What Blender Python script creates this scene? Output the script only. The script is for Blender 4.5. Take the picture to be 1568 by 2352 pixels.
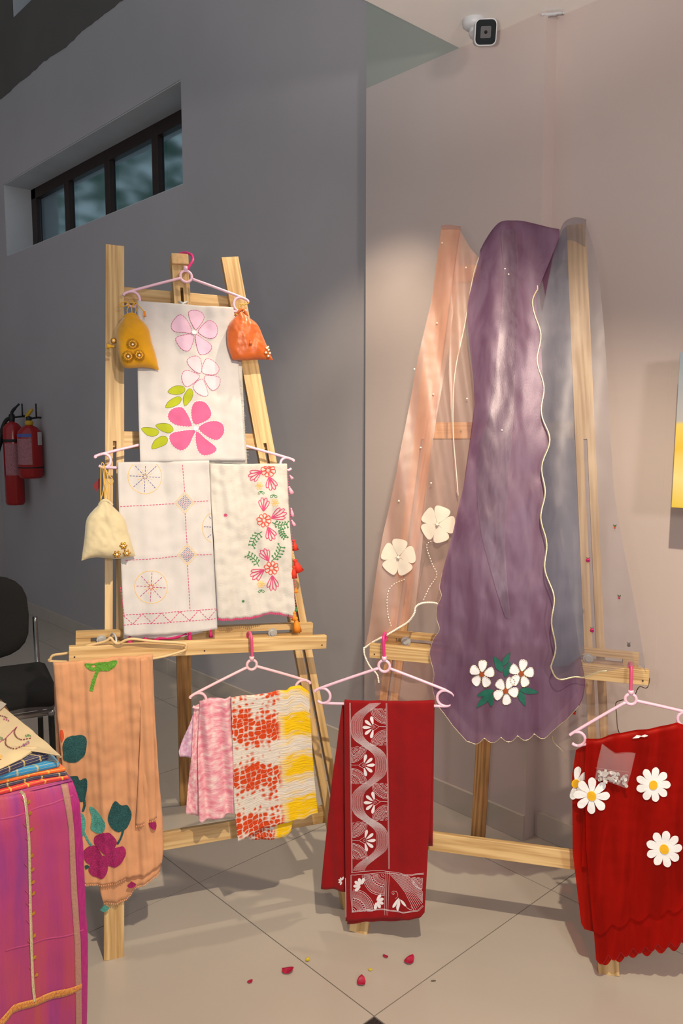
import bpy, bmesh, math, random
from mathutils import Vector, Matrix, noise

random.seed(7)
for o in list(bpy.data.objects):
    bpy.data.objects.remove(o)
scene = bpy.context.scene
col = scene.collection

# ------------------------------------------------------------------ camera
# x runs along the walls, y points into them, z is up; the lens stands over the origin
FPX, CAMH = 1829.0, 1.475
PITCH = math.atan((1176 - 975) / FPX)
YAW = math.radians(42.9)
FH = Vector((-math.cos(YAW), math.sin(YAW), 0))
RH = Vector((FH.y, -FH.x, 0))
ZZ = Vector((0, 0, 1))
FW = FH * math.cos(PITCH) - ZZ * math.sin(PITCH)
UP = FH * math.sin(PITCH) + ZZ * math.cos(PITCH)
CAM = Vector((0, 0, CAMH))
cd = bpy.data.cameras.new('camera')
cam = bpy.data.objects.new('camera', cd)
col.objects.link(cam)
cd.sensor_fit = 'VERTICAL'
cd.sensor_height = 36.0
cd.sensor_width = 24.0
cd.lens = FPX / 2352 * 36.0
cd.clip_start = 0.05
cam.matrix_world = Matrix((
    (RH.x, UP.x, -FW.x, 0), (RH.y, UP.y, -FW.y, 0), (RH.z, UP.z, -FW.z, CAMH), (0, 0, 0, 1)))
scene.camera = cam

# ------------------------------------------------------------------ light
scene.view_settings.view_transform = 'Standard'
scene.view_settings.look = 'None'
scene.view_settings.gamma = 1.0
scene.view_settings.use_curve_mapping = False
scene.view_settings.exposure = 0.0
world = bpy.data.worlds.new('world')
scene.world = world
world.use_nodes = True
bg = world.node_tree.nodes['Background']
bg.inputs[0].default_value = (0.84, 0.93, 1.0, 1)
bg.inputs[1].default_value = 0.37

def light(name, kind, loc, target, energy, color, **kw):
    d = bpy.data.lights.new(name, kind)
    d.energy = energy
    d.color = color
    for k, v in kw.items():
        setattr(d, k, v)
    o = bpy.data.objects.new(name, d)
    col.objects.link(o)
    o.location = loc
    o.rotation_euler = (Vector(target) - Vector(loc)).to_track_quat('-Z', 'Y').to_euler()
    return o

# the photographer's flash, a hand's breadth left of the lens
light('camera_flash', 'SPOT', CAM + RH * -0.15 + ZZ * 0.03, CAM + FW * 3 + ZZ * 0.5, 22, (1.0, 0.93, 0.87),
      shadow_soft_size=0.03, spot_size=math.radians(115), spot_blend=0.6)
# added fill light beside the lens, aimed up to brighten the soffit
light('added_soffit_fill', 'SPOT', CAM + RH * -0.15 + ZZ * 0.06, CAM + FW * 1.0 + ZZ * 1.05, 120, (1.0, 0.95, 0.90),
      shadow_soft_size=0.05, spot_size=math.radians(52), spot_blend=0.6)
# warm spotlight recessed in the soffit, a pace in front of the photographer
light('ceiling_spot', 'SPOT', CAM + FH * 0.68 + RH * 0.32 + ZZ * 1.27, CAM + FH * 2.42 + RH * 0.14 + ZZ * -1.475, 225, (1.0, 0.86, 0.64),
      shadow_soft_size=0.02, spot_size=math.radians(74), spot_blend=0.5)
# added fill spot at the slab edge, brightening wall and floor behind left easel
light('added_fill_spot', 'SPOT', (-1.75, 1.80, 2.75), (-2.95, 2.0, 0.2), 75, (1.0, 0.84, 0.62),
      shadow_soft_size=0.02, spot_size=math.radians(72), spot_blend=0.6)
# warm wall lamp out of frame to the right
light('side_lamp', 'AREA', (2.2, -0.2, 2.0), (-1.2, 2.2, 1.2), 42, (1.0, 0.91, 0.87), shape='DISK', size=0.4)

# ------------------------------------------------------------------ helpers
def ray(x, y):
    return FW + RH * ((x - 784) / FPX) - UP * ((y - 1176) / FPX)
def at_z(x, y, z=0.0):
    d = ray(x, y)
    return CAM + d * ((z - CAMH) / d.z)
def at_y(x, y, Y):
    d = ray(x, y)
    return CAM + d * (Y / d.y)
def at_x(x, y, X):
    d = ray(x, y)
    return CAM + d * (X / d.x)

def lin(h):
    h = h.lstrip('#')
    out = []
    for i in (0, 2, 4):
        c = int(h[i:i + 2], 16) / 255
        out.append(c / 12.92 if c <= 0.04045 else ((c + 0.055) / 1.055) ** 2.4)
    return (*out, 1.0)

ORG = {}
def thing(name, label, cat, loc, group=None):
    o = bpy.data.objects.new(name, None)
    col.objects.link(o)
    o.empty_display_size = 0.05
    o.location = loc
    ORG[o] = Vector(loc)
    o['label'] = label
    o['category'] = cat
    if group:
        o['group'] = group
    return o

def finish(o, parent, mat, loc=None):
    col.objects.link(o)
    base = ORG[parent] if parent else Vector()
    if parent:
        o.parent = parent
    ORG[o] = base
    if mat:
        o.data.materials.append(mat)
    return o

def mk(name, verts, faces, mat, parent=None, smooth=True, uvs=None, solid=0.0, label=None):
    base = ORG[parent] if parent else Vector()
    me = bpy.data.meshes.new(name)
    me.from_pydata([tuple(Vector(v) - base) for v in verts], [], faces)
    if smooth:
        for p in me.polygons:
            p.use_smooth = True
    if uvs:
        l = me.uv_layers.new(name='UVMap')
        for p in me.polygons:
            for li in p.loop_indices:
                l.data[li].uv = uvs[me.loops[li].vertex_index]
    o = bpy.data.objects.new(name, me)
    finish(o, parent, mat)
    if solid:
        m = o.modifiers.new('solid', 'SOLIDIFY')
        m.thickness = solid
        m.offset = 0
    if label:
        o['label'] = label
    return o

def structure(o):
    o['kind'] = 'structure'
    return o

def bm_obj(name, bm, mat, parent=None, smooth=False, matrix=None):
    me = bpy.data.meshes.new(name)
    bm.normal_update()
    bm.to_mesh(me)
    bm.free()
    if smooth:
        for p in me.polygons:
            p.use_smooth = True
    o = bpy.data.objects.new(name, me)
    finish(o, parent, mat)
    if matrix is not None:
        base = ORG[parent] if parent else Vector()
        o.matrix_basis = Matrix.Translation(-base) @ matrix
    return o

def add_box(bm, c, s, bevel=0.0, rot=None):
    r = bmesh.ops.create_cube(bm, size=1.0)
    vs = r['verts']
    M = Matrix.Translation(Vector(c))
    if rot is not None:
        M = M @ rot
    for v in vs:
        v.co = M @ Vector((v.co.x * s[0], v.co.y * s[1], v.co.z * s[2]))
    if bevel:
        es = list({e for v in vs for e in v.link_edges})
        bmesh.ops.bevel(bm, geom=es, offset=bevel, segments=2, affect='EDGES', profile=0.5)

def box(name, c, s, mat, parent=None, bevel=0.0, matrix=None):
    bm = bmesh.new()
    add_box(bm, c, s, bevel)
    if matrix is None:
        base = ORG[parent] if parent else Vector()
        bmesh.ops.translate(bm, verts=bm.verts, vec=-base)
        return bm_obj(name, bm, mat, parent)
    return bm_obj(name, bm, mat, parent, matrix=matrix)

def frame_matrix(o, ax, ay, az):
    return Matrix(((ax.x, ay.x, az.x, o.x), (ax.y, ay.y, az.y, o.y), (ax.z, ay.z, az.z, o.z), (0, 0, 0, 1)))

def smooth_path(pts, n=6, closed=False):
    P = [Vector(p) for p in pts]
    out = []
    N = len(P)
    rng = range(N) if closed else range(N - 1)
    for i in rng:
        if closed:
            a, b, c, d = P[i - 1], P[i], P[(i + 1) % N], P[(i + 2) % N]
        else:
            a, b, c, d = P[max(i - 1, 0)], P[i], P[i + 1], P[min(i + 2, N - 1)]
        for k in range(n):
            t = k / n
            out.append(0.5 * ((2 * b) + (c - a) * t + (2 * a - 5 * b + 4 * c - d) * t * t + (3 * b - a - 3 * c + d) * t ** 3))
    if not closed:
        out.append(P[-1])
    return out

def tube_geo(path, r, seg=8, cap=True, closed=False):
    n = len(path)
    V, Fc = [], []
    prev = None
    for i, p in enumerate(path):
        a = path[i - 1] if (i > 0 or closed) else path[i]
        b = path[(i + 1) % n] if (i < n - 1 or closed) else path[i]
        t = (b - a)
        if t.length < 1e-9:
            t = Vector((0, 0, 1))
        t.normalize()
        if prev is None:
            h = Vector((0, 0, 1)) if abs(t.z) < 0.9 else Vector((1, 0, 0))
            u = t.cross(h).normalized()
        else:
            u = (prev - t * prev.dot(t))
            if u.length < 1e-6:
                u = t.orthogonal()
            u.normalize()
        prev = u
        w = t.cross(u)
        rr = r[i] if isinstance(r, (list, tuple)) else r
        for k in range(seg):
            an = 2 * math.pi * k / seg
            V.append(p + (u * math.cos(an) + w * math.sin(an)) * rr)
    for i in range(n if closed else n - 1):
        for k in range(seg):
            j = (i + 1) % n
            Fc.append((i * seg + k, i * seg + (k + 1) % seg, j * seg + (k + 1) % seg, j * seg + k))
    if cap and not closed:
        Fc.append(tuple(range(seg))[::-1])
        Fc.append(tuple((n - 1) * seg + k for k in range(seg)))
    return V, Fc

def merge(geos):
    V, Fc = [], []
    for v, f in geos:
        b = len(V)
        V += v
        Fc += [tuple(i + b for i in q) for q in f]
    return V, Fc

def lathe_geo(o, axis, prof, seg=20):
    axis = Vector(axis).normalized()
    u = axis.orthogonal().normalized()
    w = axis.cross(u)
    V, Fc = [], []
    for r, h in prof:
        for k in range(seg):
            an = 2 * math.pi * k / seg
            V.append(Vector(o) + axis * h + (u * math.cos(an) + w * math.sin(an)) * max(r, 1e-5))
    for i in range(len(prof) - 1):
        for k in range(seg):
            Fc.append((i * seg + k, i * seg + (k + 1) % seg, (i + 1) * seg + (k + 1) % seg, (i + 1) * seg + k))
    return V, Fc

# ------------------------------------------------------------------ materials
def nt(name):
    m = bpy.data.materials.new(name)
    m.use_nodes = True
    t = m.node_tree
    b = t.nodes['Principled BSDF']
    return m, t, b

def plain(name, c, rough=0.6, metal=0.0, var=0.0, vscale=8.0, bump=0.0, bscale=60.0, sheen=0.0, spec=0.5, stretch=None, sss=0.0, coord='Object'):
    m, t, b = nt(name)
    c = lin(c) if isinstance(c, str) else c
    b.inputs['Base Color'].default_value = c
    b.inputs['Roughness'].default_value = rough
    b.inputs['Metallic'].default_value = metal
    b.inputs['Specular IOR Level'].default_value = spec
    if sheen:
        b.inputs['Sheen Weight'].default_value = sheen
    tc = t.nodes.new('ShaderNodeTexCoord')
    mp = t.nodes.new('ShaderNodeMapping')
    if stretch:
        mp.inputs['Scale'].default_value = stretch
    t.links.new(tc.outputs[coord], mp.inputs[0])
    if var:
        n = t.nodes.new('ShaderNodeTexNoise')
        n.inputs['Scale'].default_value = vscale
        n.inputs['Detail'].default_value = 5
        t.links.new(mp.outputs[0], n.inputs['Vector'])
        r = t.nodes.new('ShaderNodeValToRGB')
        r.color_ramp.elements[0].position = 0.3
        r.color_ramp.elements[1].position = 0.7
        r.color_ramp.elements[0].color = (*[x * (1 - var) for x in c[:3]], 1)
        r.color_ramp.elements[1].color = (*[min(1, x * (1 + var)) for x in c[:3]], 1)
        t.links.new(n.outputs['Fac'], r.inputs[0])
        t.links.new(r.outputs[0], b.inputs['Base Color'])
    if bump:
        n2 = t.nodes.new('ShaderNodeTexNoise')
        n2.inputs['Scale'].default_value = bscale
        n2.inputs['Detail'].default_value = 4
        t.links.new(mp.outputs[0], n2.inputs['Vector'])
        bp = t.nodes.new('ShaderNodeBump')
        bp.inputs['Strength'].default_value = bump
        bp.inputs['Distance'].default_value = 0.004
        t.links.new(n2.outputs['Fac'], bp.inputs['Height'])
        t.links.new(bp.outputs[0], b.inputs['Normal'])
    return m

def wood(name, base, dark, scale=1.0, rough=0.5):
    """pine: rings stretched along each board's own length (object z)"""
    m, t, b = nt(name)
    N, L = t.nodes, t.links
    tc = N.new('ShaderNodeTexCoord')
    oi = N.new('ShaderNodeObjectInfo')
    mp = N.new('ShaderNodeMapping')
    mp.inputs['Scale'].default_value = (1, 1, 0.045)
    ad = N.new('ShaderNodeVectorMath')
    ad.operation = 'ADD'
    mul = N.new('ShaderNodeVectorMath')
    mul.operation = 'SCALE'
    cmb = N.new('ShaderNodeCombineXYZ')
    for i in range(3):
        L.new(oi.outputs['Random'], cmb.inputs[i])
    L.new(cmb.outputs[0], mul.inputs[0])
    mul.inputs['Scale'].default_value = 7.3
    L.new(tc.outputs['Object'], ad.inputs[0])
    L.new(mul.outputs[0], ad.inputs[1])
    L.new(ad.outputs[0], mp.inputs[0])
    w = N.new('ShaderNodeTexNoise')
    w.inputs['Scale'].default_value = 9
    w.inputs['Detail'].default_value = 2
    L.new(mp.outputs[0], w.inputs['Vector'])
    sn = N.new('ShaderNodeMath')
    sn.operation = 'MULTIPLY'
    sn.inputs[1].default_value = 95
    L.new(w.outputs['Fac'], sn.inputs[0])
    s2 = N.new('ShaderNodeMath')
    s2.operation = 'SINE'
    L.new(sn.outputs[0], s2.inputs[0])
    fine = N.new('ShaderNodeTexNoise')
    fine.inputs['Scale'].default_value = 160
    fine.inputs['Detail'].default_value = 3
    L.new(mp.outputs[0], fine.inputs['Vector'])
    mx = N.new('ShaderNodeMath')
    mx.operation = 'MULTIPLY_ADD'
    mx.inputs[1].default_value = 0.20
    L.new(s2.outputs[0], mx.inputs[0])
    L.new(fine.outputs['Fac'], mx.inputs[2])
    r = N.new('ShaderNodeValToRGB')
    r.color_ramp.elements[0].position = 0.28
    r.color_ramp.elements[1].position = 0.85
    r.color_ramp.elements[0].color = lin(base)
    r.color_ramp.elements[1].color = lin(dark)
    L.new(mx.outputs[0], r.inputs[0])
    hv = N.new('ShaderNodeHueSaturation')
    mr = N.new('ShaderNodeMapRange')
    mr.inputs['To Min'].default_value = 0.86
    mr.inputs['To Max'].default_value = 1.08
    L.new(oi.outputs['Random'], mr.inputs['Value'])
    L.new(mr.outputs[0], hv.inputs['Value'])
    L.new(r.outputs[0], hv.inputs['Color'])
    L.new(hv.outputs[0], b.inputs['Base Color'])
    b.inputs['Roughness'].default_value = rough
    bp = N.new('ShaderNodeBump')
    bp.inputs['Strength'].default_value = 0.15
    bp.inputs['Distance'].default_value = 0.002
    L.new(mx.outputs[0], bp.inputs['Height'])
    L.new(bp.outputs[0], b.inputs['Normal'])
    return m

def weave(name, c, rough=0.85, var=0.06, sheen=0.2, trans=0.0, bump=0.3, bscale=(900, 300, 900), c2=None):
    """cotton: fine thread relief, a little cloudy, optionally letting light through"""
    m, t, b = nt(name)
    N, L = t.nodes, t.links
    c = lin(c)
    tc = N.new('ShaderNodeTexCoord')
    n = N.new('ShaderNodeTexNoise')
    n.inputs['Scale'].default_value = 14
    n.inputs['Detail'].default_value = 6
    L.new(tc.outputs['Object'], n.inputs['Vector'])
    r = N.new('ShaderNodeValToRGB')
    r.color_ramp.elements[0].position = 0.3
    r.color_ramp.elements[1].position = 0.7
    ca = c if c2 is None else lin(c2)
    r.color_ramp.elements[0].color = (*[x * (1 - var) for x in ca[:3]], 1)
    r.color_ramp.elements[1].color = (*[min(1, x * (1 + var)) for x in c[:3]], 1)
    L.new(n.outputs['Fac'], r.inputs[0])
    L.new(r.outputs[0], b.inputs['Base Color'])
    b.inputs['Roughness'].default_value = rough
    b.inputs['Sheen Weight'].default_value = sheen
    b.inputs['Specular IOR Level'].default_value = 0.25
    mp = N.new('ShaderNodeMapping')
    mp.inputs['Scale'].default_value = bscale
    L.new(tc.outputs['Object'], mp.inputs[0])
    n2 = N.new('ShaderNodeTexNoise')
    n2.inputs['Scale'].default_value = 1.0
    n2.inputs['Detail'].default_value = 3
    L.new(mp.outputs[0], n2.inputs['Vector'])
    bp = N.new('ShaderNodeBump')
    bp.inputs['Strength'].default_value = bump
    bp.inputs['Distance'].default_value = 0.0015
    L.new(n2.outputs['Fac'], bp.inputs['Height'])
    L.new(bp.outputs[0], b.inputs['Normal'])
    if trans:
        out = N['Material Output']
        tr = N.new('ShaderNodeBsdfTranslucent')
        L.new(r.outputs[0], tr.inputs[0])
        mx = N.new('ShaderNodeMixShader')
        mx.inputs[0].default_value = trans
        L.new(b.outputs[0], mx.inputs[1])
        L.new(tr.outputs[0], mx.inputs[2])
        L.new(mx.outputs[0], out.inputs[0])
    return m

def sheer(name, c, cover, gloss=0.25, rough=0.38, c2=None, tint=None, streak=8.0, gcol=None):
    """organza: an open weave, part thread and part gap, with a silky thread highlight"""
    m, t, b = nt(name)
    N, L = t.nodes, t.links
    out = N['Material Output']
    N.remove(b)
    c = lin(c)
    tc = N.new('ShaderNodeTexCoord')
    mp = N.new('ShaderNodeMapping')
    mp.inputs['Scale'].default_value = (streak, streak, streak * 0.14)
    L.new(tc.outputs['Object'], mp.inputs[0])
    n = N.new('ShaderNodeTexNoise')
    n.inputs['Scale'].default_value = 3
    n.inputs['Detail'].default_value = 6
    n.inputs['Distortion'].default_value = 0.6
    L.new(mp.outputs[0], n.inputs['Vector'])
    r = N.new('ShaderNodeValToRGB')
    r.color_ramp.elements[0].position = 0.38
    r.color_ramp.elements[1].position = 0.62
    r.color_ramp.elements[0].color = lin(c2) if c2 else c
    r.color_ramp.elements[1].color = c
    L.new(n.outputs['Fac'], r.inputs[0])
    df = N.new('ShaderNodeBsdfDiffuse')
    tl = N.new('ShaderNodeBsdfTranslucent')
    gl = N.new('ShaderNodeBsdfGlossy')
    gl.inputs['Roughness'].default_value = rough
    gl.inputs['Color'].default_value = lin(gcol) if gcol else (0.9, 0.85, 0.9, 1)
    L.new(r.outputs[0], df.inputs[0])
    L.new(r.outputs[0], tl.inputs[0])
    fine = N.new('ShaderNodeMapping')
    fine.inputs['Scale'].default_value = (700, 700, 60)
    L.new(tc.outputs['Object'], fine.inputs[0])
    n2 = N.new('ShaderNodeTexNoise')
    n2.inputs['Scale'].default_value = 1
    L.new(fine.outputs[0], n2.inputs['Vector'])
    bp = N.new('ShaderNodeBump')
    bp.inputs['Strength'].default_value = 0.25
    bp.inputs['Distance'].default_value = 0.001
    L.new(n2.outputs['Fac'], bp.inputs['Height'])
    L.new(bp.outputs[0], gl.inputs['Normal'])
    m1 = N.new('ShaderNodeMixShader')
    m1.inputs[0].default_value = 0.35
    L.new(df.outputs[0], m1.inputs[1])
    L.new(tl.outputs[0], m1.inputs[2])
    m2 = N.new('ShaderNodeMixShader')
    m2.inputs[0].default_value = gloss
    L.new(m1.outputs[0], m2.inputs[1])
    L.new(gl.outputs[0], m2.inputs[2])
    tp = N.new('ShaderNodeBsdfTransparent')
    tp.inputs[0].default_value = lin(tint) if tint else (1, 1, 1, 1)
    m3 = N.new('ShaderNodeMixShader')
    m3.inputs[0].default_value = cover
    L.new(tp.outputs[0], m3.inputs[1])
    L.new(m2.outputs[0], m3.inputs[2])
    L.new(m3.outputs[0], out.inputs[0])
    return m

def ramp(t, pos_cols):
    r = t.nodes.new('ShaderNodeValToRGB')
    e = r.color_ramp.elements
    while len(e) < len(pos_cols):
        e.new(0.5)
    for i, (p, c) in enumerate(pos_cols):
        e[i].position = p
        e[i].color = lin(c) if isinstance(c, str) else c
    return r

M = {}
M['wall'] = plain('grey_wall_paint', '#b0a9aa', 0.75, var=0.05, vscale=1.3, bump=0.15, bscale=30)
M['wall_warm'] = plain('pinkish_wall_paint', '#c6b6b0', 0.7, var=0.03, vscale=1.5, bump=0.12, bscale=35)
M['wall_band'] = plain('grey_green_wall_paint', '#a3a59c', 0.8, var=0.05, vscale=2)
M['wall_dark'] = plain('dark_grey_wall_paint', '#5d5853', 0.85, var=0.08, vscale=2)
M['jamb'] = plain('white_plaster', '#c6c6c8', 0.8, var=0.06, vscale=4, bump=0.2)
M['ceiling'] = plain('white_ceiling_paint', '#f2ece6', 0.8, var=0.02)
M['tile'] = plain('beige_vitrified_tile', '#b2a79c', 0.22, var=0.035, vscale=2.2, spec=0.5)
M['grout'] = plain('dark_grout', '#4a4038', 0.9)
M['inlay'] = plain('black_granite', '#2b2a28', 0.25, var=0.5, vscale=220)
M['skirt'] = plain('skirting_tile', '#bcb0a4', 0.4, var=0.04)
M['frame'] = plain('dark_brown_window_paint', '#2e1c18', 0.5, var=0.2, vscale=20)
M['pine'] = wood('pine', '#d8b680', '#b28a54')
M['pine_d'] = wood('darker_pine', '#bd9058', '#875c30')
M['endgrain'] = plain('end_grain', '#d2ab78', 0.7, var=0.15, vscale=80)
M['steel'] = plain('zinc_steel', '#c4c4c0', 0.35, metal=0.35)
M['hpink'] = plain('pale_pink_plastic', '#eec3d6', 0.32)
M['hpink2'] = plain('rosy_pink_plastic', '#f0bfc6', 0.32)
M['hmag'] = plain('magenta_plastic', '#d8397f', 0.3)
M['hrose'] = plain('rose_plastic', '#d9567f', 0.3)
M['hbeige'] = plain('beige_plastic', '#d9b683', 0.4)
M['white_cotton'] = weave('white_cotton', '#d0cbca', trans=0.12)
M['cream_cotton'] = weave('ivory_muslin', '#d3cdc6', trans=0.12, bscale=(120, 120, 700), bump=0.6)
M['thread_pink'] = plain('pink_thread', '#c2416f', 0.7)
M['thread_plum'] = plain('plum_thread', '#a83a72', 0.7)
M['thread_yel'] = plain('yellow_thread', '#e3b468', 0.7)
M['thread_navy'] = plain('violet_thread', '#5b5688', 0.7)
M['thread_grn'] = plain('green_thread', '#3c7a44', 0.7)
M['thread_red'] = plain('brick_red_thread', '#c94a3a', 0.7)
M['thread_white'] = plain('white_thread', '#f4ecef', 0.7)
M['thread_dkgrn'] = plain('dark_green_thread', '#3f4a1a', 0.7)
M['lav'] = weave('lavender_applique', '#d8b4cc', var=0.03)
M['blush'] = weave('blush_applique', '#e2c2cc', var=0.03)
M['rose'] = weave('rose_applique', '#c25c88', var=0.06)
M['lime'] = weave('lime_applique', '#a3ab22', var=0.06)
M['peach'] = weave('peach_muslin', '#e6a97c', trans=0.2, var=0.08, bscale=(600, 600, 90), bump=0.5)
M['teal_d'] = plain('dark_teal_embroidery', '#1d4f51', 0.8, var=0.5, vscale=320, bump=0.6, bscale=350)
M['teal_l'] = plain('light_teal_embroidery', '#4f9c92', 0.8, var=0.35, vscale=300, bump=0.6, bscale=350)
M['magenta_e'] = plain('magenta_embroidery', '#a01a5e', 0.8, var=0.4, vscale=320, bump=0.6, bscale=350)
M['green_e'] = plain('leaf_green_embroidery', '#5f9a2e', 0.8, var=0.4, vscale=300, bump=0.6, bscale=300)
M['orange_e'] = plain('brick_orange_patch', '#c8481f', 0.8)
M['red'] = weave('red_cotton', '#8c050c', var=0.10, sheen=0.1, bump=0.2)
M['print'] = plain('white_block_print', '#e8dfe2', 0.8)
M['daisyred'] = sheer('red_organza', '#b8160e', 0.80, 0.04, 0.45, c2='#9c100b', tint='#ff5a48', gcol='#ff8070')
M['daisywhite'] = plain('white_felt', '#f4f2f2', 0.8, bump=0.2, bscale=200)
M['daisyyel'] = plain('yellow_felt', '#f2b81c', 0.8, bump=0.2, bscale=200)
M['purple'] = sheer('purple_organza', '#9a7c98', 0.60, 0.11, 0.40, c2='#825e7c', tint='#c8a4bc', gcol='#c8bccb')
M['purple_sheen'] = sheer('lilac_organza_sheen', '#a394a6', 0.30, 0.12, 0.36, c2='#8a7488', tint='#e0d0de', streak=40)  # paler organza with the purple drape's sheen put into its colour
M['purple_back'] = sheer('purple_organza_inner', '#7a4a64', 0.26, 0.08, 0.4, tint='#d6b4c8')
M['pinkorg'] = sheer('blush_organza', '#ecd0bc', 0.38, 0.10, 0.4, c2='#e6c0b2', tint='#fbe8de')
M['pinkorg_t'] = sheer('blush_organza_single_layer', '#e2c0b0', 0.24, 0.06, 0.45, tint='#fbe8e2')
M['greyorg'] = sheer('grey_organza', '#9a9aa2', 0.24, 0.09, 0.42, c2='#8c8d94', tint='#efecef')
M['greyorg_d'] = sheer('blue_grey_organza_double', '#646b82', 0.58, 0.06, 0.42, c2='#7c8094', tint='#d4d6e0', streak=14)
M['greyorg_t'] = sheer('pale_organza_single_layer', '#cfc2bb', 0.22, 0.08, 0.45, tint='#f4eeea')
M['gold'] = plain('gold_gota', '#d9a441', 0.32, metal=0.85, var=0.2, vscale=200)
M['sequin'] = plain('champagne_sequins', '#dccba4', 0.3, metal=0.7, var=0.3, vscale=400)
M['pearl'] = plain('pearl', '#f6ead9', 0.25)
M['whiteorg'] = weave('ivory_silk_petal', '#d9cbbb', sheen=0.4, var=0.05)
M['paintwhite'] = plain('white_painted_petal', '#eeebee', 0.7, var=0.04, vscale=90)
M['leafgreen'] = plain('dark_green_painted_leaf', '#0d5a4a', 0.6, var=0.2, vscale=60)
M['rust'] = plain('rust_beads', '#9c4a22', 0.4, var=0.3, vscale=400)
M['velvet_yel'] = weave('mustard_velvet', '#c98f04', var=0.15, sheen=0.5)
M['satin_or'] = plain('orange_satin', '#c45c1a', 0.42, var=0.15, vscale=18, spec=0.5, sheen=0.3, bump=0.5, bscale=40)
M['satin_cr'] = plain('cream_silk', '#cdbd98', 0.6, var=0.10, vscale=14, spec=0.3, sheen=0.3, bump=0.5, bscale=45)
M['cord_yel'] = plain('yellow_cord', '#dba520', 0.6)
M['cord_gold'] = plain('gold_cord', '#cfa243', 0.5)
M['maroon'] = plain('maroon_felt', '#6d1420', 0.8)
M['magenta'] = plain('magenta_thread', '#c01464', 0.7)
M['tassel_pink'] = plain('pale_pink_thread', '#f0a6ba', 0.7)
M['tassel_red'] = plain('vermilion_thread', '#d8331a', 0.7)
M['tassel_or'] = plain('orange_thread', '#ee8a1e', 0.7)
M['black_fab'] = plain('black_upholstery', '#131212', 0.9, bump=0.4, bscale=300)
M['chrome'] = plain('chrome', '#8c8a88', 0.25, metal=1.0)
M['black_met'] = plain('black_metal', '#0d0d0d', 0.4)
M['ext_red'] = plain('extinguisher_red', '#a00f14', 0.22, spec=0.6)
M['ext_label'] = plain('pinkish_print_label', '#a56a70', 0.6, var=0.35, vscale=130)
M['ext_white'] = plain('white_sticker', '#c7c2bf', 0.6, var=0.2, vscale=160)
M['ext_blue'] = plain('blue_sticker', '#4a5fa5', 0.6)
M['black_rub'] = plain('black_rubber', '#0e0d0d', 0.6)
M['yellow_pl'] = plain('yellow_plastic', '#c79a12', 0.5)
M['cctv'] = plain('white_plastic', '#c9c9cb', 0.4)
M['cctv_glass'] = plain('dark_lens_window', '#0b0a0b', 0.12)
M['cctv_lens'] = plain('lens_surround', '#201416', 0.3)
M['petal'] = plain('crimson_petal', '#a5123a', 0.5, var=0.3, vscale=60)
M['petal_y'] = plain('yellow_petal', '#c9b22a', 0.5)
M['twig'] = plain('dry_stem', '#4a3b2a', 0.8)
M['table'] = plain('brown_laminate', '#6a4a34', 0.5, var=0.1)
M['cream_silk'] = weave('cream_tussar', '#cfb88e', var=0.06, sheen=0.2)

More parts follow.
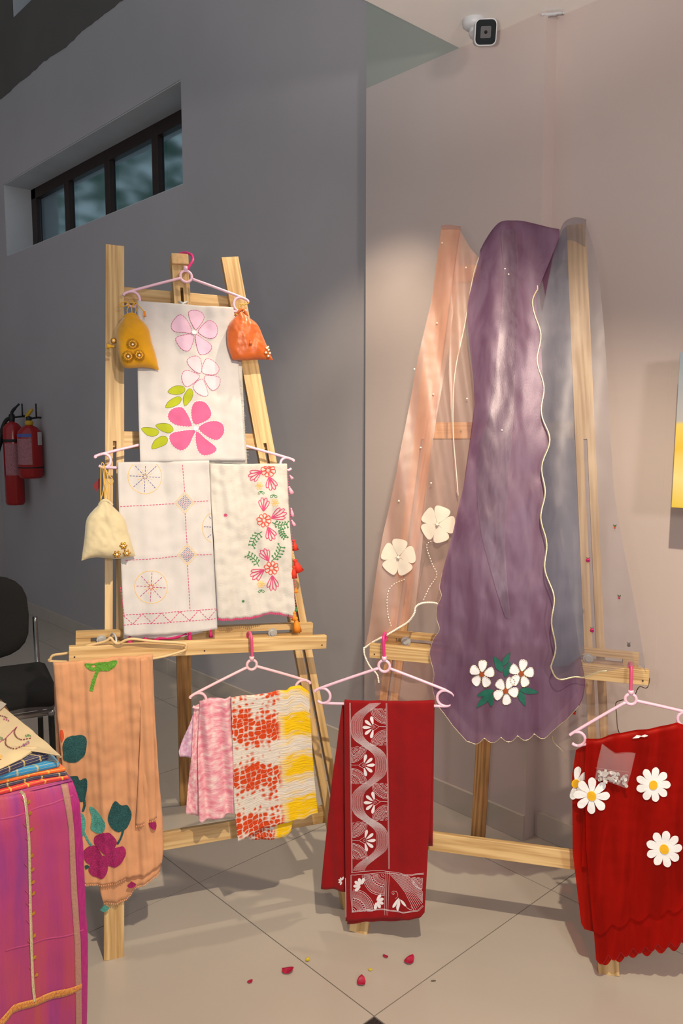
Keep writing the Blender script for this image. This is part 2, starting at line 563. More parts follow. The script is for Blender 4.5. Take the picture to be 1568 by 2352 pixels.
def mat_tiedye(name):
    m, t, b = nt(name)
    N, L = t.nodes, t.links
    tc = N.new('ShaderNodeTexCoord')
    sp = N.new('ShaderNodeSeparateXYZ')
    L.new(tc.outputs['UV'], sp.inputs[0])
    # crosswise streaks
    mp = N.new('ShaderNodeMapping')
    mp.inputs['Scale'].default_value = (5, 34, 1)
    L.new(tc.outputs['UV'], mp.inputs[0])
    n1 = N.new('ShaderNodeTexNoise')
    n1.inputs['Scale'].default_value = 1
    n1.inputs['Detail'].default_value = 6
    L.new(mp.outputs[0], n1.inputs['Vector'])
    # tied squares: a grid of blotches
    mp2 = N.new('ShaderNodeMapping')
    mp2.inputs['Scale'].default_value = (15, 27, 1)
    L.new(tc.outputs['UV'], mp2.inputs[0])
    vo = N.new('ShaderNodeTexVoronoi')
    vo.inputs['Scale'].default_value = 1
    vo.inputs['Randomness'].default_value = 0.45
    wn = N.new('ShaderNodeTexNoise')
    wn.inputs['Scale'].default_value = 0.7
    wn.inputs['Detail'].default_value = 3
    L.new(mp2.outputs[0], wn.inputs['Vector'])
    wa = N.new('ShaderNodeVectorMath')
    wa.operation = 'MULTIPLY_ADD'
    wa.inputs[1].default_value = (1.3, 0.9, 0)
    L.new(wn.outputs['Color'], wa.inputs[0])
    L.new(mp2.outputs[0], wa.inputs[2])
    L.new(wa.outputs[0], vo.inputs['Vector'])
    mp3 = N.new('ShaderNodeMapping')
    mp3.inputs['Scale'].default_value = (4.2, 6.0, 1)
    mp3.inputs['Location'].default_value = (0.35, 0.2, 0)
    L.new(tc.outputs['UV'], mp3.inputs[0])
    n3 = N.new('ShaderNodeTexNoise')
    n3.inputs['Scale'].default_value = 1
    n3.inputs['Detail'].default_value = 2
    L.new(mp3.outputs[0], n3.inputs['Vector'])
    def math_(op, a, bb, c=None):
        q = N.new('ShaderNodeMath')
        q.operation = op
        for i, x in enumerate((a, bb, c)):
            if x is None:
                continue
            if isinstance(x, (int, float)):
                q.inputs[i].default_value = x
            else:
                L.new(x, q.inputs[i])
        return q.outputs[0]
    # band strength: two heavy horizontal bands and thin ones between
    v = sp.outputs['Y']
    wv = math_('SINE', math_('MULTIPLY', math_('ADD', v, math_('MULTIPLY', sp.outputs['X'], 0.16)), 17.5), 0)
    band = math_('MULTIPLY_ADD', wv, 0.26, 0.64)
    blot = math_('SUBTRACT', band, vo.outputs['Distance'])
    blot = math_('ADD', blot, math_('MULTIPLY', math_('SUBTRACT', n3.outputs['Fac'], 0.5), 1.2))
    blot = math_('ADD', blot, math_('MULTIPLY', math_('SUBTRACT', n1.outputs['Fac'], 0.5), 0.7))
    xin = ramp(t, [(0.0, '#ffffff'), (0.55, '#ffffff'), (0.60, '#000000')])
    wob = math_('ADD', sp.outputs['X'], math_('MULTIPLY', math_('SUBTRACT', n1.outputs['Fac'], 0.5), 0.10))
    L.new(wob, xin.inputs[0])
    rf = ramp(t, [(0.0, '#000000'), (0.0, '#000000'), (0.30, '#ffffff')])
    L.new(blot, rf.inputs[0])
    ve = N.new('ShaderNodeTexVoronoi')
    ve.feature = 'DISTANCE_TO_EDGE'
    ve.inputs['Scale'].default_value = 1
    ve.inputs['Randomness'].default_value = 0.45
    L.new(wa.outputs[0], ve.inputs['Vector'])
    er = ramp(t, [(0.0, '#6a6a6a'), (0.03, '#9a9a9a'), (0.13, '#ffffff')])
    L.new(math_('ADD', ve.outputs['Distance'], math_('MULTIPLY', math_('SUBTRACT', n3.outputs['Fac'], 0.45), 0.45)), er.inputs[0])
    redf = math_('MULTIPLY', math_('MULTIPLY', rf.outputs[0], xin.outputs[0]), er.outputs[0])
    yin = ramp(t, [(0.0, '#000000'), (0.52, '#000000'), (0.66, '#ffffff')])
    L.new(wob, yin.inputs[0])
    wv2 = math_('SINE', math_('MULTIPLY', v, 19.0), 0)
    ys = math_('ADD', math_('MULTIPLY', wv2, 0.22), n1.outputs['Fac'])
    yr = ramp(t, [(0.0, '#000000'), (0.30, '#000000'), (0.62, '#ffffff')])
    L.new(ys, yr.inputs[0])
    yf = math_('MULTIPLY', yr.outputs[0], yin.outputs[0])
    mx = N.new('ShaderNodeMixRGB')
    mx.inputs[1].default_value = lin('#ddd2c6')
    mx.inputs[2].default_value = lin('#edbf14')
    L.new(yf, mx.inputs[0])
    mx2 = N.new('ShaderNodeMixRGB')
    L.new(redf, mx2.inputs[0])
    L.new(mx.outputs[0], mx2.inputs[1])
    mx2.inputs[2].default_value = lin('#d0441a')
    L.new(mx2.outputs[0], b.inputs['Base Color'])
    b.inputs['Roughness'].default_value = 0.9
    b.inputs['Specular IOR Level'].default_value = 0.2
    mp4 = N.new('ShaderNodeMapping')
    mp4.inputs['Scale'].default_value = (7, 90, 1)
    L.new(tc.outputs['UV'], mp4.inputs[0])
    n4 = N.new('ShaderNodeTexNoise')
    n4.inputs['Scale'].default_value = 1
    n4.inputs['Detail'].default_value = 4
    L.new(mp4.outputs[0], n4.inputs['Vector'])
    bp = N.new('ShaderNodeBump')
    bp.inputs['Strength'].default_value = 0.8
    bp.inputs['Distance'].default_value = 0.004
    L.new(n4.outputs['Fac'], bp.inputs['Height'])
    L.new(bp.outputs[0], b.inputs['Normal'])
    return m

def mat_streak(name, cols, scale=(6, 30, 1), rough=0.85, bump=0.3, bscale=(8, 80, 1)):
    m, t, b = nt(name)
    N, L = t.nodes, t.links
    tc = N.new('ShaderNodeTexCoord')
    mp = N.new('ShaderNodeMapping')
    mp.inputs['Scale'].default_value = scale
    L.new(tc.outputs['UV'], mp.inputs[0])
    n = N.new('ShaderNodeTexNoise')
    n.inputs['Scale'].default_value = 1
    n.inputs['Detail'].default_value = 5
    L.new(mp.outputs[0], n.inputs['Vector'])
    r = ramp(t, cols)
    L.new(n.outputs['Fac'], r.inputs[0])
    L.new(r.outputs[0], b.inputs['Base Color'])
    b.inputs['Roughness'].default_value = rough
    b.inputs['Sheen Weight'].default_value = 0.2
    b.inputs['Specular IOR Level'].default_value = 0.3
    mp4 = N.new('ShaderNodeMapping')
    mp4.inputs['Scale'].default_value = bscale
    L.new(tc.outputs['UV'], mp4.inputs[0])
    n4 = N.new('ShaderNodeTexNoise')
    n4.inputs['Scale'].default_value = 1
    n4.inputs['Detail'].default_value = 4
    L.new(mp4.outputs[0], n4.inputs['Vector'])
    bp = N.new('ShaderNodeBump')
    bp.inputs['Strength'].default_value = bump
    bp.inputs['Distance'].default_value = 0.003
    L.new(n4.outputs['Fac'], bp.inputs['Height'])
    L.new(bp.outputs[0], b.inputs['Normal'])
    return m

M['tiedye'] = mat_tiedye('tie_dye_cotton')
M['pinkdye'] = mat_streak('pink_dyed_cotton', [(0.30, '#f3dad6'), (0.5, '#eaa9b4'), (0.66, '#dd7f94')], (3.5, 22, 1), bump=0.5)
M['lilacdye'] = mat_streak('lilac_dyed_cotton', [(0.3, '#e9d2d8'), (0.55, '#cf9fc0'), (0.7, '#d98ba8')], (4, 12, 1))
M['saree'] = mat_streak('shot_pink_saree', [(0.30, '#782e76'), (0.45, '#9c326a'), (0.57, '#a5385c'), (0.72, '#a8483c')], (7, 1.6, 1), 0.55, 0.25, (90, 9, 1))
M['saree_border'] = mat_streak('magenta_saree_border', [(0.3, '#8f1762'), (0.7, '#a81f6c')], (4, 40, 1), 0.5)
M['zari'] = mat_streak('dull_zari_stripe', [(0.3, '#9c6462'), (0.7, '#a87f66')], (4, 160, 1), 0.45)
M['zari_gold'] = mat_streak('gold_zari_band', [(0.35, '#b5553c'), (0.6, '#cf9236')], (60, 4, 1), 0.4)

def mat_check(name, c, line, sx, sz):
    """thin zari checks woven into a plain ground, from the mesh's own UVs"""
    m, t, b = nt(name)
    N, L = t.nodes, t.links
    tc = N.new('ShaderNodeTexCoord')
    mp = N.new('ShaderNodeMapping')
    mp.inputs['Scale'].default_value = (sx, sz, 1)
    L.new(tc.outputs['UV'], mp.inputs[0])
    br = N.new('ShaderNodeTexBrick')
    br.offset = 0
    br.inputs['Scale'].default_value = 1
    br.inputs['Brick Width'].default_value = 1
    br.inputs['Row Height'].default_value = 1
    br.inputs['Mortar Size'].default_value = 0.05
    br.inputs['Color1'].default_value = lin(c)
    br.inputs['Color2'].default_value = lin(c)
    br.inputs['Mortar'].default_value = lin(line)
    L.new(mp.outputs[0], br.inputs['Vector'])
    L.new(br.outputs['Color'], b.inputs['Base Color'])
    b.inputs['Roughness'].default_value = 0.6
    b.inputs['Sheen Weight'].default_value = 0.2
    return m

M['navy'] = mat_check('navy_zari_check', '#23244a', '#a8925c', 14, 2.2)
M['blue'] = mat_check('turquoise_zari_check', '#1d7fae', '#a89a6a', 12, 2.2)
M['orange'] = mat_check('orange_zari_dots', '#e0601c', '#dba23c', 12, 1.2)
M['redfold'] = mat_check('red_zari_dots', '#c62f2c', '#dba23c', 14, 1.0)

def mat_glass(name, tint, rough):
    m, t, b = nt(name)
    b.inputs['Base Color'].default_value = lin(tint)
    b.inputs['Roughness'].default_value = rough
    b.inputs['Transmission Weight'].default_value = 1.0
    b.inputs['IOR'].default_value = 1.3
    return m

M['pane'] = mat_glass('dusty_window_glass', '#c4e2ee', 0.10)
def mat_poly(name):
    m, t, b = nt(name)
    N, L = t.nodes, t.links
    tp = N.new('ShaderNodeBsdfTransparent')
    mx = N.new('ShaderNodeMixShader')
    mx.inputs[0].default_value = 0.10
    b.inputs['Base Color'].default_value = (0.8, 0.72, 0.72, 1)
    b.inputs['Roughness'].default_value = 0.1
    L.new(tp.outputs[0], mx.inputs[1])
    L.new(b.outputs[0], mx.inputs[2])
    L.new(mx.outputs[0], N['Material Output'].inputs[0])
    return m
M['poly'] = mat_poly('clear_polythene')
M['mirror'] = plain('mirror_sequin', '#d6cdc8', 0.2, metal=0.3)
M['leaf_out'] = plain('garden_leaf', '#4a7a62', 0.7, var=0.3, vscale=3)

def mat_canvas(name):
    m, t, b = nt(name)
    N, L = t.nodes, t.links
    tc = N.new('ShaderNodeTexCoord')
    sp = N.new('ShaderNodeSeparateXYZ')
    L.new(tc.outputs['Object'], sp.inputs[0])
    n = N.new('ShaderNodeTexNoise')
    n.inputs['Scale'].default_value = 9
    n.inputs['Detail'].default_value = 5
    L.new(tc.outputs['Object'], n.inputs['Vector'])
    a = N.new('ShaderNodeMath')
    a.operation = 'MULTIPLY_ADD'
    a.inputs[1].default_value = 0.06
    L.new(n.outputs['Fac'], a.inputs[0])
    L.new(sp.outputs['Z'], a.inputs[2])
    mr = N.new('ShaderNodeMapRange')
    mr.inputs['From Min'].default_value = -0.2
    mr.inputs['From Max'].default_value = 0.2
    L.new(a.outputs[0], mr.inputs['Value'])
    r = ramp(t, [(0.0, '#d8b838'), (0.25, '#e0cf86'), (0.45, '#d6b23c'), (0.62, '#d8bf62'), (0.64, '#a9a6a6'), (1.0, '#8f99a4')])
    L.new(mr.outputs[0], r.inputs[0])
    L.new(r.outputs[0], b.inputs['Base Color'])
    b.inputs['Roughness'].default_value = 0.7
    return m
M['canvas'] = mat_canvas('painted_canvas')

# ================================================================== the room
Y1, Y2 = 2.378, 2.314            # wall plane, column face
ZC = 2.788                       # soffit
XEND, XR = -6.62, 3.0
XS = -1.883                      # soffit edge
XA, XB = -2.347, -1.531          # column
T = 0.8
P1 = at_z(859, 2334)
fl = bpy.data.objects.new('floor', None)
col.objects.link(fl)
ORG[fl] = Vector()
fl['kind'] = 'structure'
box('screed', (-1.7, 0.2, -0.016), (9.4, 4.5, 0.02), M['grout'], fl)
tbm = bmesh.new()
add_box(tbm, (0, 0, -0.005), (T - 0.003, T - 0.003, 0.01))
tme = bpy.data.meshes.new('tile')
tbm.to_mesh(tme)
tbm.free()
tme.materials.append(M['tile'])
for i in range(-6, 5):
    for j in range(-4, 2):
        cx, cy = P1.x + (i - 0.5) * T, P1.y + (j + 0.5) * T
        x0, x1 = max(cx - T / 2, XEND), cx + T / 2
        y1 = min(cy + T / 2, Y1)
        if x1 <= XEND + 0.02 or y1 <= cy - T / 2 + 0.02:
            continue
        if i == 1 and j == -1:
            continue
        if x0 == cx - T / 2 and y1 == cy + T / 2:
            o = bpy.data.objects.new('tile', tme)
            col.objects.link(o)
            o.location = (cx, cy, 0)
            o.parent = fl
        else:
            box('tile', ((x0 + x1) / 2, (cy - T / 2 + y1) / 2, -0.005), (x1 - x0 - 0.003, y1 - cy + T / 2 - 0.003, 0.01), M['tile'], fl)
# the tile at the lens' feet has its corner cut away for a black granite inlay
b = bmesh.new()
x0, y0 = P1.x + 0.0015, P1.y - 0.0015
s = 0.08
ring = [(x0 + s, y0), (x0 + T - .003, y0), (x0 + T - .003, y0 - T + .003), (x0, y0 - T + .003), (x0, y0 - s), (x0 + s, y0 - s)]
f0 = b.faces.new([b.verts.new((x, y, 0)) for x, y in ring])
ex = bmesh.ops.extrude_face_region(b, geom=[f0])
bmesh.ops.translate(b, verts=[v for v in ex['geom'] if isinstance(v, bmesh.types.BMVert)], vec=(0, 0, -0.01))
bmesh.ops.recalc_face_normals(b, faces=b.faces)
bm_obj('tile', b, M['tile'], fl)
box('inlay_tile', (x0 + s / 2 - .001, y0 - s / 2 + .001, -0.005), (s - .004, s - .004, 0.01), M['inlay'], fl)

# left wall with its high window, one slab around the opening
WX0, WX1 = -6.30, -3.797
WZ0, WZ1 = 2.745, 3.275
ZP = 3.898
DW = 0.42
def wall_obj(name, boxes, mat):
    b = bmesh.new()
    for c0, c1 in boxes:
        add_box(b, [(p + q) / 2 for p, q in zip(c0, c1)], [q - p for p, q in zip(c0, c1)])
    return structure(bm_obj(name, b, mat))
wall_obj('wall_left', [((XEND, Y1, -.02), (XB + .4, Y1 + DW, WZ0)), ((XEND, Y1, WZ1), (XB + .4, Y1 + DW, ZP)),
                       ((XEND, Y1, WZ0), (WX0, Y1 + DW, WZ1)), ((WX1, Y1, WZ0), (XB + .4, Y1 + DW, WZ1))], M['wall'])
# the window above starts in the dark band
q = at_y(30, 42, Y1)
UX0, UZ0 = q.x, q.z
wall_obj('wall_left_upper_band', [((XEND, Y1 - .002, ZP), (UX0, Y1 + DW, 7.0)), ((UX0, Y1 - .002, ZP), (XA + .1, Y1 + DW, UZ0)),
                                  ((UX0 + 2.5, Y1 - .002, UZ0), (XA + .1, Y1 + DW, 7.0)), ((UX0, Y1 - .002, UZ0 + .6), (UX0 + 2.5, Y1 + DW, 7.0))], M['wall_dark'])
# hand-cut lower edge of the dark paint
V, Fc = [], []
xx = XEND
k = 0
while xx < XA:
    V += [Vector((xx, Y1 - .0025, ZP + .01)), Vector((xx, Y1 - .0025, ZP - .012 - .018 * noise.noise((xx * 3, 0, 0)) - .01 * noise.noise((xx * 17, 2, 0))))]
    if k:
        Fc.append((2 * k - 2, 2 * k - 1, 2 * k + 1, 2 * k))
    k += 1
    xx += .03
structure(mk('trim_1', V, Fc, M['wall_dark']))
wall_obj('wall_right', [((XB + .4, Y1, -.02), (XR, Y1 + DW, ZC + .3))], M['wall_warm'])
wall_obj('wall_right_reveal', [((XB - .02, Y1 - .0005, -.02), (XB + .42, Y1 + .01, ZC))], M['wall_warm'])
wall_obj('wall_column', [((XA, Y2, -.02), (XB, Y1 + .05, ZC))], M['wall_warm'])
wall_obj('wall_column_upper', [((XA, Y2 + .001, ZC), (XB, Y1 + .05, 7.0))], M['wall_band'])
wall_obj('wall_end', [((XEND - .2, -2.0, -.02), (XEND, Y1 + DW, 7.0))], M['wall'])
# soffit slab over the right half of the room
wall_obj('ceiling', [((XS, -1.2, ZC), (XR, Y1 + .1, ZC + .28))], M['ceiling'])
# cracked plaster at the head of the column corner
V, Fc = [], []
for i in range(9):
    a = i / 8
    w = .014 + .008 * noise.noise((i * 1.7, 0, 3))
    V += [Vector((XB - .012 + .05 * a, Y1 - .060 + .04 * a, ZC - .004)), Vector((XB - .012 + .05 * a, Y1 - .078 + .04 * a, ZC - .006 - w * .3)), Vector((XB - .012 + .05 * a, Y1 - .062 + .04 * a, ZC - w * 1.2))]
for i in range(8):
    for k in range(3):
        Fc.append((3 * i + k, 3 * i + (k + 1) % 3, 3 * i + 3 + (k + 1) % 3, 3 * i + 3 + k))
structure(mk('trim_2', V, Fc, M['jamb']))

# skirting tiles
def skirting(name, xa, xb, yw, parts, flip=1):
    e = bpy.data.objects.new(name, None)
    col.objects.link(e)
    ORG[e] = Vector()
    e['kind'] = 'structure'
    w = (xb - xa) / parts
    for i in range(parts):
        box('skirting_tile', (xa + w * (i + .5), yw - .005, .047), (w - .003, .012, .094), M['skirt'], e, bevel=.0015)
    return e
skirting('baseboard_left', XEND, XA, Y1, 5)
skirting('baseboard_column', XA, XB, Y2, 1)
skirting('baseboard_right', XB + .012, 2.27, Y1, 5)

# window: plastered reveal, dark frame, mullions, glass
def window(name, x0, x1, z0, z1, depth, fr, mull, with_bottom=True):
    e = bpy.data.objects.new(name, None)
    col.objects.link(e)
    ORG[e] = Vector()
    e['kind'] = 'structure'
    y = Y1 + depth
    for nm, c0, c1 in (('reveal', (x0, Y1 + .004, z0), (x0 + .006, y, z1)), ('reveal', (x1 - .006, Y1 + .004, z0), (x1, y, z1)),
                       ('reveal', (x0, Y1 + .004, z1 - .006), (x1, y, z1)), ('window_sill', (x0, Y1 + .004, z0), (x1, y, z0 + .006))):
        box(nm, [(p + q) / 2 for p, q in zip(c0, c1)], [q - p for p, q in zip(c0, c1)], M['jamb'], e)
    f = [(x0, x0 + fr, z0, z1), (x1 - fr, x1, z0, z1), (x0, x1, z1 - fr * .95, z1), (x0, x1, z0, z0 + fr * .7)]
    for a0, a1, b0, b1 in f:
        box('window_frame', ((a0 + a1) / 2, y + .02, (b0 + b1) / 2), (a1 - a0, .05, b1 - b0), M['frame'], e, bevel=.003)
    edges = [x0 + fr]
    for mx in mull:
        box('mullion', (mx, y + .018, (z0 + z1) / 2), (fr * .8, .05, z1 - z0 - fr * .5), M['frame'], e, bevel=.003)
        edges += [mx - fr * .4, mx + fr * .4]
    edges.append(x1 - fr)
    for i in range(0, len(edges), 2):
        box('pane', ((edges[i] + edges[i + 1]) / 2, y + .03, (z0 + z1) / 2), (edges[i + 1] - edges[i], .004, z1 - z0 - fr), M['pane'], e)
    return e
jd = at_x(72, 445, WX0).y - Y1
dep = max(.12, min(.32, jd))
mu = []
for px_, py_ in ((156, 500), (249, 460), (358, 400)):
    mu.append(at_y(px_, py_, Y1 + dep).x)
window('window_1', WX0, WX1, WZ0, WZ1, dep, .085, mu)
window('window_2', UX0, UX0 + 2.5, UZ0, UZ0 + .6, dep, .085, [UX0 + .8, UX0 + 1.6])

# foliage beyond the high windows
tb = thing('garden_tree', 'dark leafy tree beyond the high strip window', 'tree', (-5.2, 5.2, 0))
V, Fc = [], []
rr = random.Random(3)
for i in range(2600):
    p = Vector((rr.uniform(-10.5, -3.0), rr.uniform(3.9, 5.4), rr.uniform(2.4, 6.4)))
    d1 = Vector((rr.gauss(0, 1), rr.gauss(0, 1), rr.gauss(0, 1))).normalized() * .10
    d2 = d1.orthogonal().normalized() * .06
    k = len(V)
    V += [p - d1, p + d2, p + d1, p - d2]
    Fc.append((k, k + 1, k + 2, k + 3))
fo = mk('foliage', V, Fc, M['leaf_out'], tb, smooth=False)
fo['kind'] = 'stuff'
v, f = tube_geo([Vector((-5.2, 5.2, 0)), Vector((-5.25, 5.2, 1.6)), Vector((-5.1, 5.1, 3.2)), Vector((-5.3, 5.0, 5.0))], [.13, .11, .09, .05], 10)
mk('trunk', v, f, M['twig'], tb)

# ================================================================== frames and sheets
class Frame:
    """origin, horizontal axis along a thing, horizontal normal towards the room; (x, y, z) coordinates in it"""
    def __init__(s, A, ex):
        s.A = Vector((A.x, A.y, 0))
        s.ex = Vector((ex.x, ex.y, 0)).normalized()
        n = s.ex.cross(ZZ).normalized()
        if n.dot(CAM - s.A) < 0:
            n = -n
        s.n = n
    def w(s, x, y, z):
        return s.A + s.ex * x + s.n * y + ZZ * z
    def hit(s, px_, py_, prof):
        d = ray(px_, py_)
        lo, hi = 0.3, 6.0
        for _ in range(44):
            t = (lo + hi) / 2
            P = CAM + d * t
            if (P - s.A).dot(s.n) > prof(P.z):
                lo = t
            else:
                hi = t
        P = CAM + d * lo
        return ((P - s.A).dot(s.ex), P.z)

class Sheet:
    def __init__(s, fr, prof, disp=None):
        s.fr, s.prof = fr, prof
        s.disp = disp or (lambda x, z: 0.0)
    def px(s, p):
        return s.fr.hit(p[0], p[1], s.prof)
    def pt(s, xz, off=0.0):
        x, z = xz
        return s.fr.w(x, s.prof(z) + s.disp(x, z) + off, z)
    def at(s, p, off=0.0):
        return s.pt(s.px(p), off)

def resample(poly, n):
    L = [0.0]
    for a, b in zip(poly, poly[1:]):
        L.append(L[-1] + math.hypot(b[0] - a[0], b[1] - a[1]))
    tot = L[-1] or 1e-9
    out = []
    j = 0
    for i in range(n + 1):
        d = tot * i / n
        while j < len(L) - 2 and L[j + 1] < d:
            j += 1
        k = (d - L[j]) / max(L[j + 1] - L[j], 1e-9)
        out.append((poly[j][0] + (poly[j + 1][0] - poly[j][0]) * k, poly[j][1] + (poly[j + 1][1] - poly[j][1]) * k))
    return out

def sm(pts, n=6, closed=False):
    return [(p.x, p.y) for p in smooth_path([(a, b, 0) for a, b in pts], n, closed)]

def coons(sheet, top, right, bottom, left, nu, nv):
    T_, R_, B_, L_ = (resample([sheet.px(p) for p in e], k) for e, k in ((top, nu), (right, nv), (bottom, nu), (left, nv)))
    g = []
    for j in range(nv + 1):
        v = j / nv
        row = []
        for i in range(nu + 1):
            u = i / nu
            q = []
            for c in (0, 1):
                a = (1 - v) * T_[i][c] + v * B_[i][c] + (1 - u) * L_[j][c] + u * R_[j][c]
                a -= (1 - u) * (1 - v) * T_[0][c] + u * (1 - v) * T_[-1][c] + (1 - u) * v * B_[0][c] + u * v * B_[-1][c]
                q.append(a)
            row.append(tuple(q))
        g.append(row)
    return g

def cloth(name, parent, sheet, top, right, bottom, left, mat, nu=40, nv=60, solid=0.0015, off=0.0, over=None):
    """a hanging panel; over=(drop, gap) adds the part that folds over the bar and down the back"""
    g = coons(sheet, top, right, bottom, left, nu, nv)
    V, U = [], []
    for j, row in enumerate(g):
        for i, xz in enumerate(row):
            V.append(sheet.pt(xz, off))
            U.append((i / nu, 1 - j / nv))
    rows = nv + 1
    Fc = [(j * (nu + 1) + i, (j + 1) * (nu + 1) + i, (j + 1) * (nu + 1) + i + 1, j * (nu + 1) + i + 1) for j in range(nv) for i in range(nu)]
    if over:
        drop, gap = over
        nb = 14
        base = len(V)
        for j in range(1, nb + 1):
            for i, (x, z) in enumerate(g[0]):
                if j <= 5:
                    a = math.pi * j / 5
                    y, zz = -gap / 2 + gap / 2 * math.cos(a), gap / 2 * math.sin(a)
                else:
                    y, zz = -gap, -drop * (j - 5) / (nb - 5)
                V.append(sheet.fr.w(x, sheet.prof(z) + sheet.disp(x, z) * (1 if j < 5 else .6) + off + y, z + zz))
                U.append((i / nu, 1 + .02 * j))
        for j in range(nb):
            for i in range(nu):
                a = (base + (j - 1) * (nu + 1) + i) if j else i
                b_ = a + 1
                c = base + j * (nu + 1) + i
                Fc.append((a, b_, c + 1, c))
    return mk(name, V, Fc, mat, parent, uvs=U, solid=solid)

def pillow(name, parent, sheet, top, right, bottom, left, depth, mat, nu=26, nv=30, wr=0.0):
    """a stuffed pouch: two puffed faces meeting along the outline"""
    g = coons(sheet, top, right, bottom, left, nu, nv)
    V, Fc = [], []
    for side in (1, -1):
        base = len(V)
        for j, row in enumerate(g):
            v = j / nv
            for i, (x, z) in enumerate(row):
                u = i / nu
                e = max(0, 1 - abs(2 * u - 1) ** 2.6) ** .5 * (max(0, 1 - max(0, (v - .55) / .45) ** 3) ** .6) * (.45 + .55 * min(1, v / .3))
                y = side * depth * e + wr * side * e * (noise.noise((x * 45 + 3 * side, z * 22, 0)) + .6 * noise.noise((x * 70 + z * 50, z * 60 - x * 30, 4)) + .6 * math.sin(x * 260 + 4 * noise.noise((z * 20, x * 10, 5))) * max(0, 1 - v * 2.2))
                V.append(sheet.fr.w(x, sheet.prof(z) + y, z))
        for j in range(nv):
            for i in range(nu):
                q = (base + j * (nu + 1) + i, base + (j + 1) * (nu + 1) + i, base + (j + 1) * (nu + 1) + i + 1, base + j * (nu + 1) + i + 1)
                Fc.append(q if side > 0 else q[::-1])
    def front(px_):
        x, z = sheet.px(px_)
        best = min(((x - a) ** 2 + (z - c) ** 2, j, i) for j, row in enumerate(g) for i, (a, c) in enumerate(row))
        return V[best[1] * (nu + 1) + best[2]]
    o = mk(name, V, Fc, mat, parent)
    return o, front

def motif(name, parent, sheet, pts, mat, off=0.0022, closed_smooth=True, label=None, th=0.002, rings=3, raw=False):
    """a flat patch cut to a star-shaped outline and laid on the cloth, with its own thickness"""
    pts = sm(pts, 4, True) if closed_smooth else pts
    q = pts if raw else [sheet.px(p) for p in pts]
    cx = sum(p[0] for p in q) / len(q)
    cz = sum(p[1] for p in q) / len(q)
    V = [sheet.pt((cx, cz), off)]
    n = len(q)
    for r in range(1, rings + 1):
        k = r / rings
        for x, z in q:
            V.append(sheet.pt((cx + (x - cx) * k, cz + (z - cz) * k), off))
    for x, z in q:
        V.append(sheet.pt((x, z), off))
    for x, z in q:
        V.append(sheet.pt((x, z), off - th))
    Fc = [(0, 1 + i, 1 + (i + 1) % n) for i in range(n)]
    for r in list(range(1, rings)) + [rings + 1]:
        a, b_ = 1 + (r - 1) * n, 1 + r * n
        Fc += [(a + i, b_ + i, b_ + (i + 1) % n, a + (i + 1) % n) for i in range(n)]
    return mk(name, V, Fc, mat, parent, label=label)

def strokes(name, parent, sheet, lines, width, mat, dash=None, off=0.0024, raw=False, step=0.005):
    """thread or printed line lying on the cloth: three-sided raised ribbons, dashed for running stitch"""
    V, Fc = [], []
    for ln in lines:
        q = ln if raw else [sheet.px(p) for p in ln]
        tot = sum(math.hypot(b[0] - a[0], b[1] - a[1]) for a, b in zip(q, q[1:]))
        if tot < 1e-5:
            continue
        if dash:
            n = max(1, int(round(tot / (dash[0] + dash[1]))))
            per = max(2, int(2))
            fine = resample(q, n * 6)
            runs = [fine[i * 6:i * 6 + 1 + max(2, int(round(6 * dash[0] / (dash[0] + dash[1]))))] for i in range(n)]
        else:
            runs = [resample(q, max(2, int(tot / step)))]
        for r in runs:
            base = len(V)
            m = len(r)
            for i, (x, z) in enumerate(r):
                a, c = r[max(i - 1, 0)], r[min(i + 1, m - 1)]
                dx, dz = c[0] - a[0], c[1] - a[1]
                l = math.hypot(dx, dz) or 1e-9
                nx, nz = -dz / l * width / 2, dx / l * width / 2
                V += [sheet.pt((x + nx, z + nz), off - .0014), sheet.pt((x, z), off), sheet.pt((x - nx, z - nz), off - .0014)]
            for i in range(m - 1):
                k = base + 3 * i
                Fc += [(k, k + 1, k + 4, k + 3), (k + 1, k + 2, k + 5, k + 4)]
    if not V:
        return None
    return mk(name, V, Fc, mat, parent)

def tube(name, parent, path, r, mat, seg=8, smooth_n=6, closed=False, label=None):
    path = smooth_path(path, smooth_n, closed) if smooth_n else [Vector(p) for p in path]
    if isinstance(r, (list, tuple)):
        r = [r[min(len(r) - 1, int(i / max(1, len(path) - 1) * (len(r) - 1) + .5))] for i in range(len(path))]
    v, f = tube_geo(path, r, seg, True, closed)
    return mk(name, v, f, mat, parent, label=label)

def tassel(parent, p, ln, mat, r=0.006, dirv=None, name='tassel'):
    d = Vector(dirv).normalized() if dirv else Vector((0, 0, -1))
    g = [lathe_geo(p, d, [(.0005, -.002), (r * .45, 0), (r * .55, ln * .12), (r * .35, ln * .2), (r * .5, ln * .24), (r * .85, ln * .6), (r * 1.1, ln), (r * .5, ln * .98), (.0003, ln * .96)], 10)]
    return mk(name, *merge(g), mat, parent)

def crop(x0, y0, s):
    return lambda pts: [(x0 + a * s, y0 + b * s) for a, b in pts]

